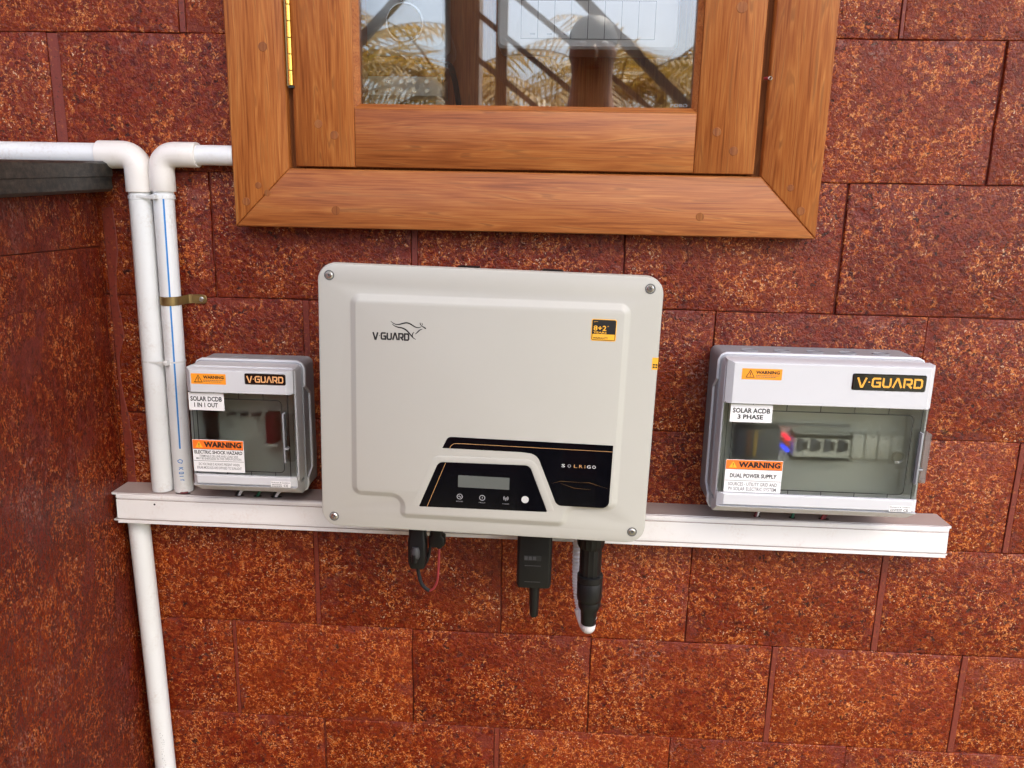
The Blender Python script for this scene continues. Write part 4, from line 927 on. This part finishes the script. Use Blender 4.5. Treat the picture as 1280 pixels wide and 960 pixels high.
# small box on the left
ZB = .101; BD = .090
dcb, dd = enclosure('distribution_enclosure', 'small narrow grey box with smoky door on the left by the pipes', -.4238, 1.188-ZB, .0760, .188, BD, (ZB+.0505, ZB+.0835), (ZB-.0835, ZB-.0675), M['smoke_dark'], (.0600, .0722, ZB-.0435, ZB+.0235), 'right')
warn_small(dcb, -.0640, -.0160, ZB+.0622, ZB+.0768, BD); badge(dcb, .0100, .0660, ZB+.0640, ZB+.0792, BD, M['badge_text_pale'])
name_plate(dcb, -.0722, -.0230, ZB+.0240, ZB+.0485, dd+.0006, ('SOLAR DCDB', '1 IN 1 OUT', .15))
warn_big(dcb, -.0716, .0004, ZB-.0645, ZB-.0182, dd+.0006, ('ELECTRIC SHOCK HAZARD', .03, .56, .67), [('TERMINALS ON LINE AND LOAD SIDE', .12, .46, .53), ('MAY BE ENERGIZED IN THE OPEN POSITION', .06, .38, .45), ('DC VOLTAGE IS ALWAYS PRESENT WHEN', .10, .20, .28), ('SOLAR MODULES ARE EXPOSED TO SUNLIGHT', .06, .09, .17)], .34)
rating(dcb, .0385, .0665, ZB-.0815, ZB-.0725, BD)
IN = (-.0147, -.0109, 1.035)
inside(dcb, 'fuse_holder', .0345, .0485, ZB-.020, ZB+.022, M['maroon'], BD-.036); inside(dcb, 'fuse_base', .033, .050, ZB-.024, ZB-.019, M['meter'], BD-.036)
inside(dcb, 'side_module', -.050, -.040, ZB-.020, ZB+.026, M['gasket'], BD-.042)
for k in range(3): inside(dcb, 'blank_mark', -.021+.017*k, -.013+.017*k, ZB+.016, ZB+.019, M['mid_print'], BD-.0445)

# ------------------------------------------------------------------ what the window glass reflects, out in front of the house
fr = empty('steel_frame', (-.30, -3.0, 0), 'brown steel post with diagonal braces standing out in the yard', 'frame')
FL = Vector(fr.location)
def bar(name, a, b, w_):
    A, B = Vector(a)-FL, Vector(b)-FL
    return G().tube([A, B], w_*.7071, 4).build(name, M['steel_paint'], fr, False)
bar('post', (-.30, -3.0, 0), (-.30, -3.0, 3.4), .055); bar('post', (-1.9, -3.02, 0), (-1.9, -3.02, 3.4), .055); bar('post', (1.5, -3.02, 0), (1.5, -3.02, 3.4), .055)
bar('top_rail', (-2.0, -3.0, 3.43), (2.0, -3.0, 3.43), .06)
for k, wd in ((0, .022), (-.2, .022), (.21, .022)):
    bar('brace', (-.45, -2.95, 2.385+k), (.75, -2.95, 1.485+k), wd)
bar('brace', (-.40, -2.90, 2.845), (.75, -2.90, 1.80), .04); bar('brace', (-1.25, -2.95, 1.96), (-.35, -2.95, 2.86), .04)
pl = G(); pl.box(-.62, -.44, -3.5, -3.3, 0, 3.4, .01)
tag(pl.build('yard_pillar', M['steel_paint'], None, False), 'square dark brown pillar standing out in the yard', 'pillar')
def palm():
    root = empty('coconut_palm', (0, 0, 0), 'coconut palm', 'tree', 'coconut palms in the yard')
    pts = [(.25*math.sin(k*.35), .1*math.sin(k*.5), k*.35) for k in range(9)]
    G().tube(pts, [.16-.009*k for k in range(9)], 9).build('trunk', M['bark'], root)
    top = Vector(pts[-1]); g = G()
    for k in range(22):
        az = k*2.399+random.uniform(-.2, .2); up = random.uniform(-.3, 1.0); L = random.uniform(1.7, 2.5)
        p = top.copy(); v = Vector((math.cos(az), math.sin(az), up+.25)).normalized(); seg = []
        for s in range(12): seg.append(p.copy()); p += v*L/12; v = (v+Vector((0, 0, -.11))).normalized()
        g.tube(seg, [.02*(1-s/13) for s in range(12)], 4)
        for s in range(1, 12):
            for h in (0, .5):
                q = seg[s-1].lerp(seg[s], h); ax = (seg[s]-seg[s-1]).normalized(); sd_ = ax.cross(Vector((0, 0, 1)))
                sd_ = sd_.normalized() if sd_.length > .01 else Vector((1, 0, 0)); ll = .55*math.sin(math.pi*min(1, (s+.6)/12.5))**.6+.08
                for sg in (-1, 1):
                    dirv = (sd_*sg+ax*.55+Vector((0, 0, -.35+random.uniform(-.3, .1)))).normalized()
                    e1, e2 = q+dirv*ll*.5+ax*.032, q+dirv*ll
                    g.add([q, q+ax*.045, e1, e2], [[0, 1, 2], [0, 2, 3]])
    g.build('crown', M['frond'], root, False)
    return root
base_palm = palm(); kids = list(base_palm.children)
for i, (x, y, s, rz, lab) in enumerate(((-1.6, -9.5, .90, .3, 'short palm nearest the house, left of the steel post'), (.7, -10.5, .93, 1.7, 'palm with drooping fronds straight out from the window'), (2.4, -9.0, .84, 2.9, 'short palm out to the right of the steel frame'), (-3.6, -12, 1.12, 4.1, 'tall palm at the far left of the yard'), (4.6, -12.5, 1.2, 5.2, 'tall palm at the far right of the yard'), (1.6, -14, 1.2, .9, 'tall palm farthest out in the yard'))):
    if i == 0: r = base_palm
    else:
        r = base_palm.copy(); COL.objects.link(r)
        for k in kids:
            c = k.copy(); COL.objects.link(c); c.parent = r
    r.location = (x, y, .31); r.scale = (s, s, s); r.rotation_euler = (0, 0, rz); r['label'] = lab

# ------------------------------------------------------------------ the person taking the picture (seen only as a dark reflection in the glass)
def skin_mesh(name, chains, mat, parent, sub=2, root=0):
    """chains: lists of ((x,y,z), r); equal points are welded; one continuous skinned surface"""
    vs, es, rs, idx = [], [], [], {}
    for ch in chains:
        prev = None
        for p, r_ in ch:
            k = tuple(round(c, 4) for c in p)
            if k not in idx: idx[k] = len(vs); vs.append(p); rs.append(r_)
            if prev is not None and prev != idx[k]: es.append((prev, idx[k]))
            prev = idx[k]
    me = bpy.data.meshes.new(name); me.from_pydata(vs, es, []); me.materials.append(mat)
    o = bpy.data.objects.new(name, me); COL.objects.link(o)
    m = o.modifiers.new('skin', 'SKIN'); m.use_smooth_shade = True
    for i, sv in enumerate(me.skin_vertices[0].data):
        rr_ = rs[i] if isinstance(rs[i], tuple) else (rs[i], rs[i]); sv.radius = rr_; sv.use_root = (i == root)
    ss = o.modifiers.new('subdivision', 'SUBSURF'); ss.levels = sub; ss.render_levels = sub
    o.parent = parent
    return o
F = .31; px, py = .085, -1.47
who = empty('person', (px, py, F), 'person in dark shirt and trousers holding a phone up in front of wall', 'person')
hip, chest, neck = (0, 0, .92), (0, .01, 1.28), (0, .015, 1.46)
body = [[(hip, .13), ((0, 0, 1.08), .12), (chest, .13), ((0, .01, 1.40), .085), (neck, .055), ((0, .03, 1.55), .060), ((0, .035, 1.62), .078), ((0, .035, 1.69), .060)]]
for s_ in (-1, 1):
    body.append([(hip, .13), ((s_*.10, 0, .84), .085), ((s_*.115, .02, .47), .055), ((s_*.12, 0, .10), .036), ((s_*.12, .02, .04), .036), ((s_*.13, .15, .03), .028)])
    wr = (s_*.075-.06, .265, 1.195)
    body.append([((0, .01, 1.40), .085), ((s_*.17, .01, 1.385), .055), ((s_*.25, .03, 1.12), .040), ((s_*.165-.03, .17, 1.13), .032), (wr, .025), ((s_*.072-.07, .30, 1.20), .026)])
    pb_ = (s_*.072-.07, .30, 1.20)
    for k in range(4):
        z = 1.225-.017*k; L = (.92, 1.0, .95, .8)[k]
        body.append([(pb_, .026), ((s_*.080-.085, .325, z), .0095), ((s_*.080-.085-s_*.012*L, .350, z), .0085), ((s_*.058-.085, .357, z-.002), .0075)])
    body.append([(pb_, .026), ((s_*.055-.08, .312, 1.185), .0105), ((s_*.045-.085, .333, 1.175), .009)])
skin_mesh('body', body, M['skin'], who)
tr_ = [[((0, 0, .99), .145), ((0, 0, .90), .150)]]+[[((0, 0, .90), .150), ((s_*.10, 0, .82), .100), ((s_*.115, .02, .47), .072), ((s_*.12, 0, .10), .060)] for s_ in (-1, 1)]
skin_mesh('trousers', tr_, M['shirt'], who)
sh = [[((0, 0, .93), .155), ((0, 0, 1.08), .145), (chest, .155), ((0, .01, 1.40), .105), ((0, .013, 1.44), .070)]]+[[((0, .01, 1.40), .105), ((s_*.17, .01, 1.385), .070), ((s_*.225, .02, 1.21), .058)] for s_ in (-1, 1)]
skin_mesh('shirt', sh, M['shirt'], who)
def blob(name, c, rx, ry, rz, mat, cut=-1.0, n=14):
    rings = []
    for i in range(n+1):
        t = max(cut, -1+2*i/n); q = math.sqrt(max(1e-5, 1-t*t))
        rings.append([(c[0]+rx*q*math.cos(a), c[1]+ry*q*math.sin(a), c[2]+rz*t) for a in [2*math.pi*k/18 for k in range(18)]])
    return G().loft(rings).build(name, mat, who, weld=True)
blob('hair', (0, .022, 1.655), .072, .086, .072, M['hair'], -.15)
for s_ in (-1, 1):
    blob('ear', (s_*.062, .03, 1.615), .008, .014, .024, M['skin']); blob('eye', (s_*.031, .110, 1.632), .011, .008, .007, M['white_print'])
blob('nose', (0, .118, 1.605), .012, .018, .024, M['skin']); blob('mouth', (0, .108, 1.568), .024, .008, .006, M['maroon'])
ph = G(); ph.loft([R3(rr(-.078, .078, -.038, .038, .010), 0), R3(rr(-.078, .078, -.038, .038, .010), .008)])
pho = ph.build('phone', M['black']); pho.location = (0, CAM_Y-.012, CAM_Z-.012); tag(pho, 'black phone held up in both hands of the person', 'phone')
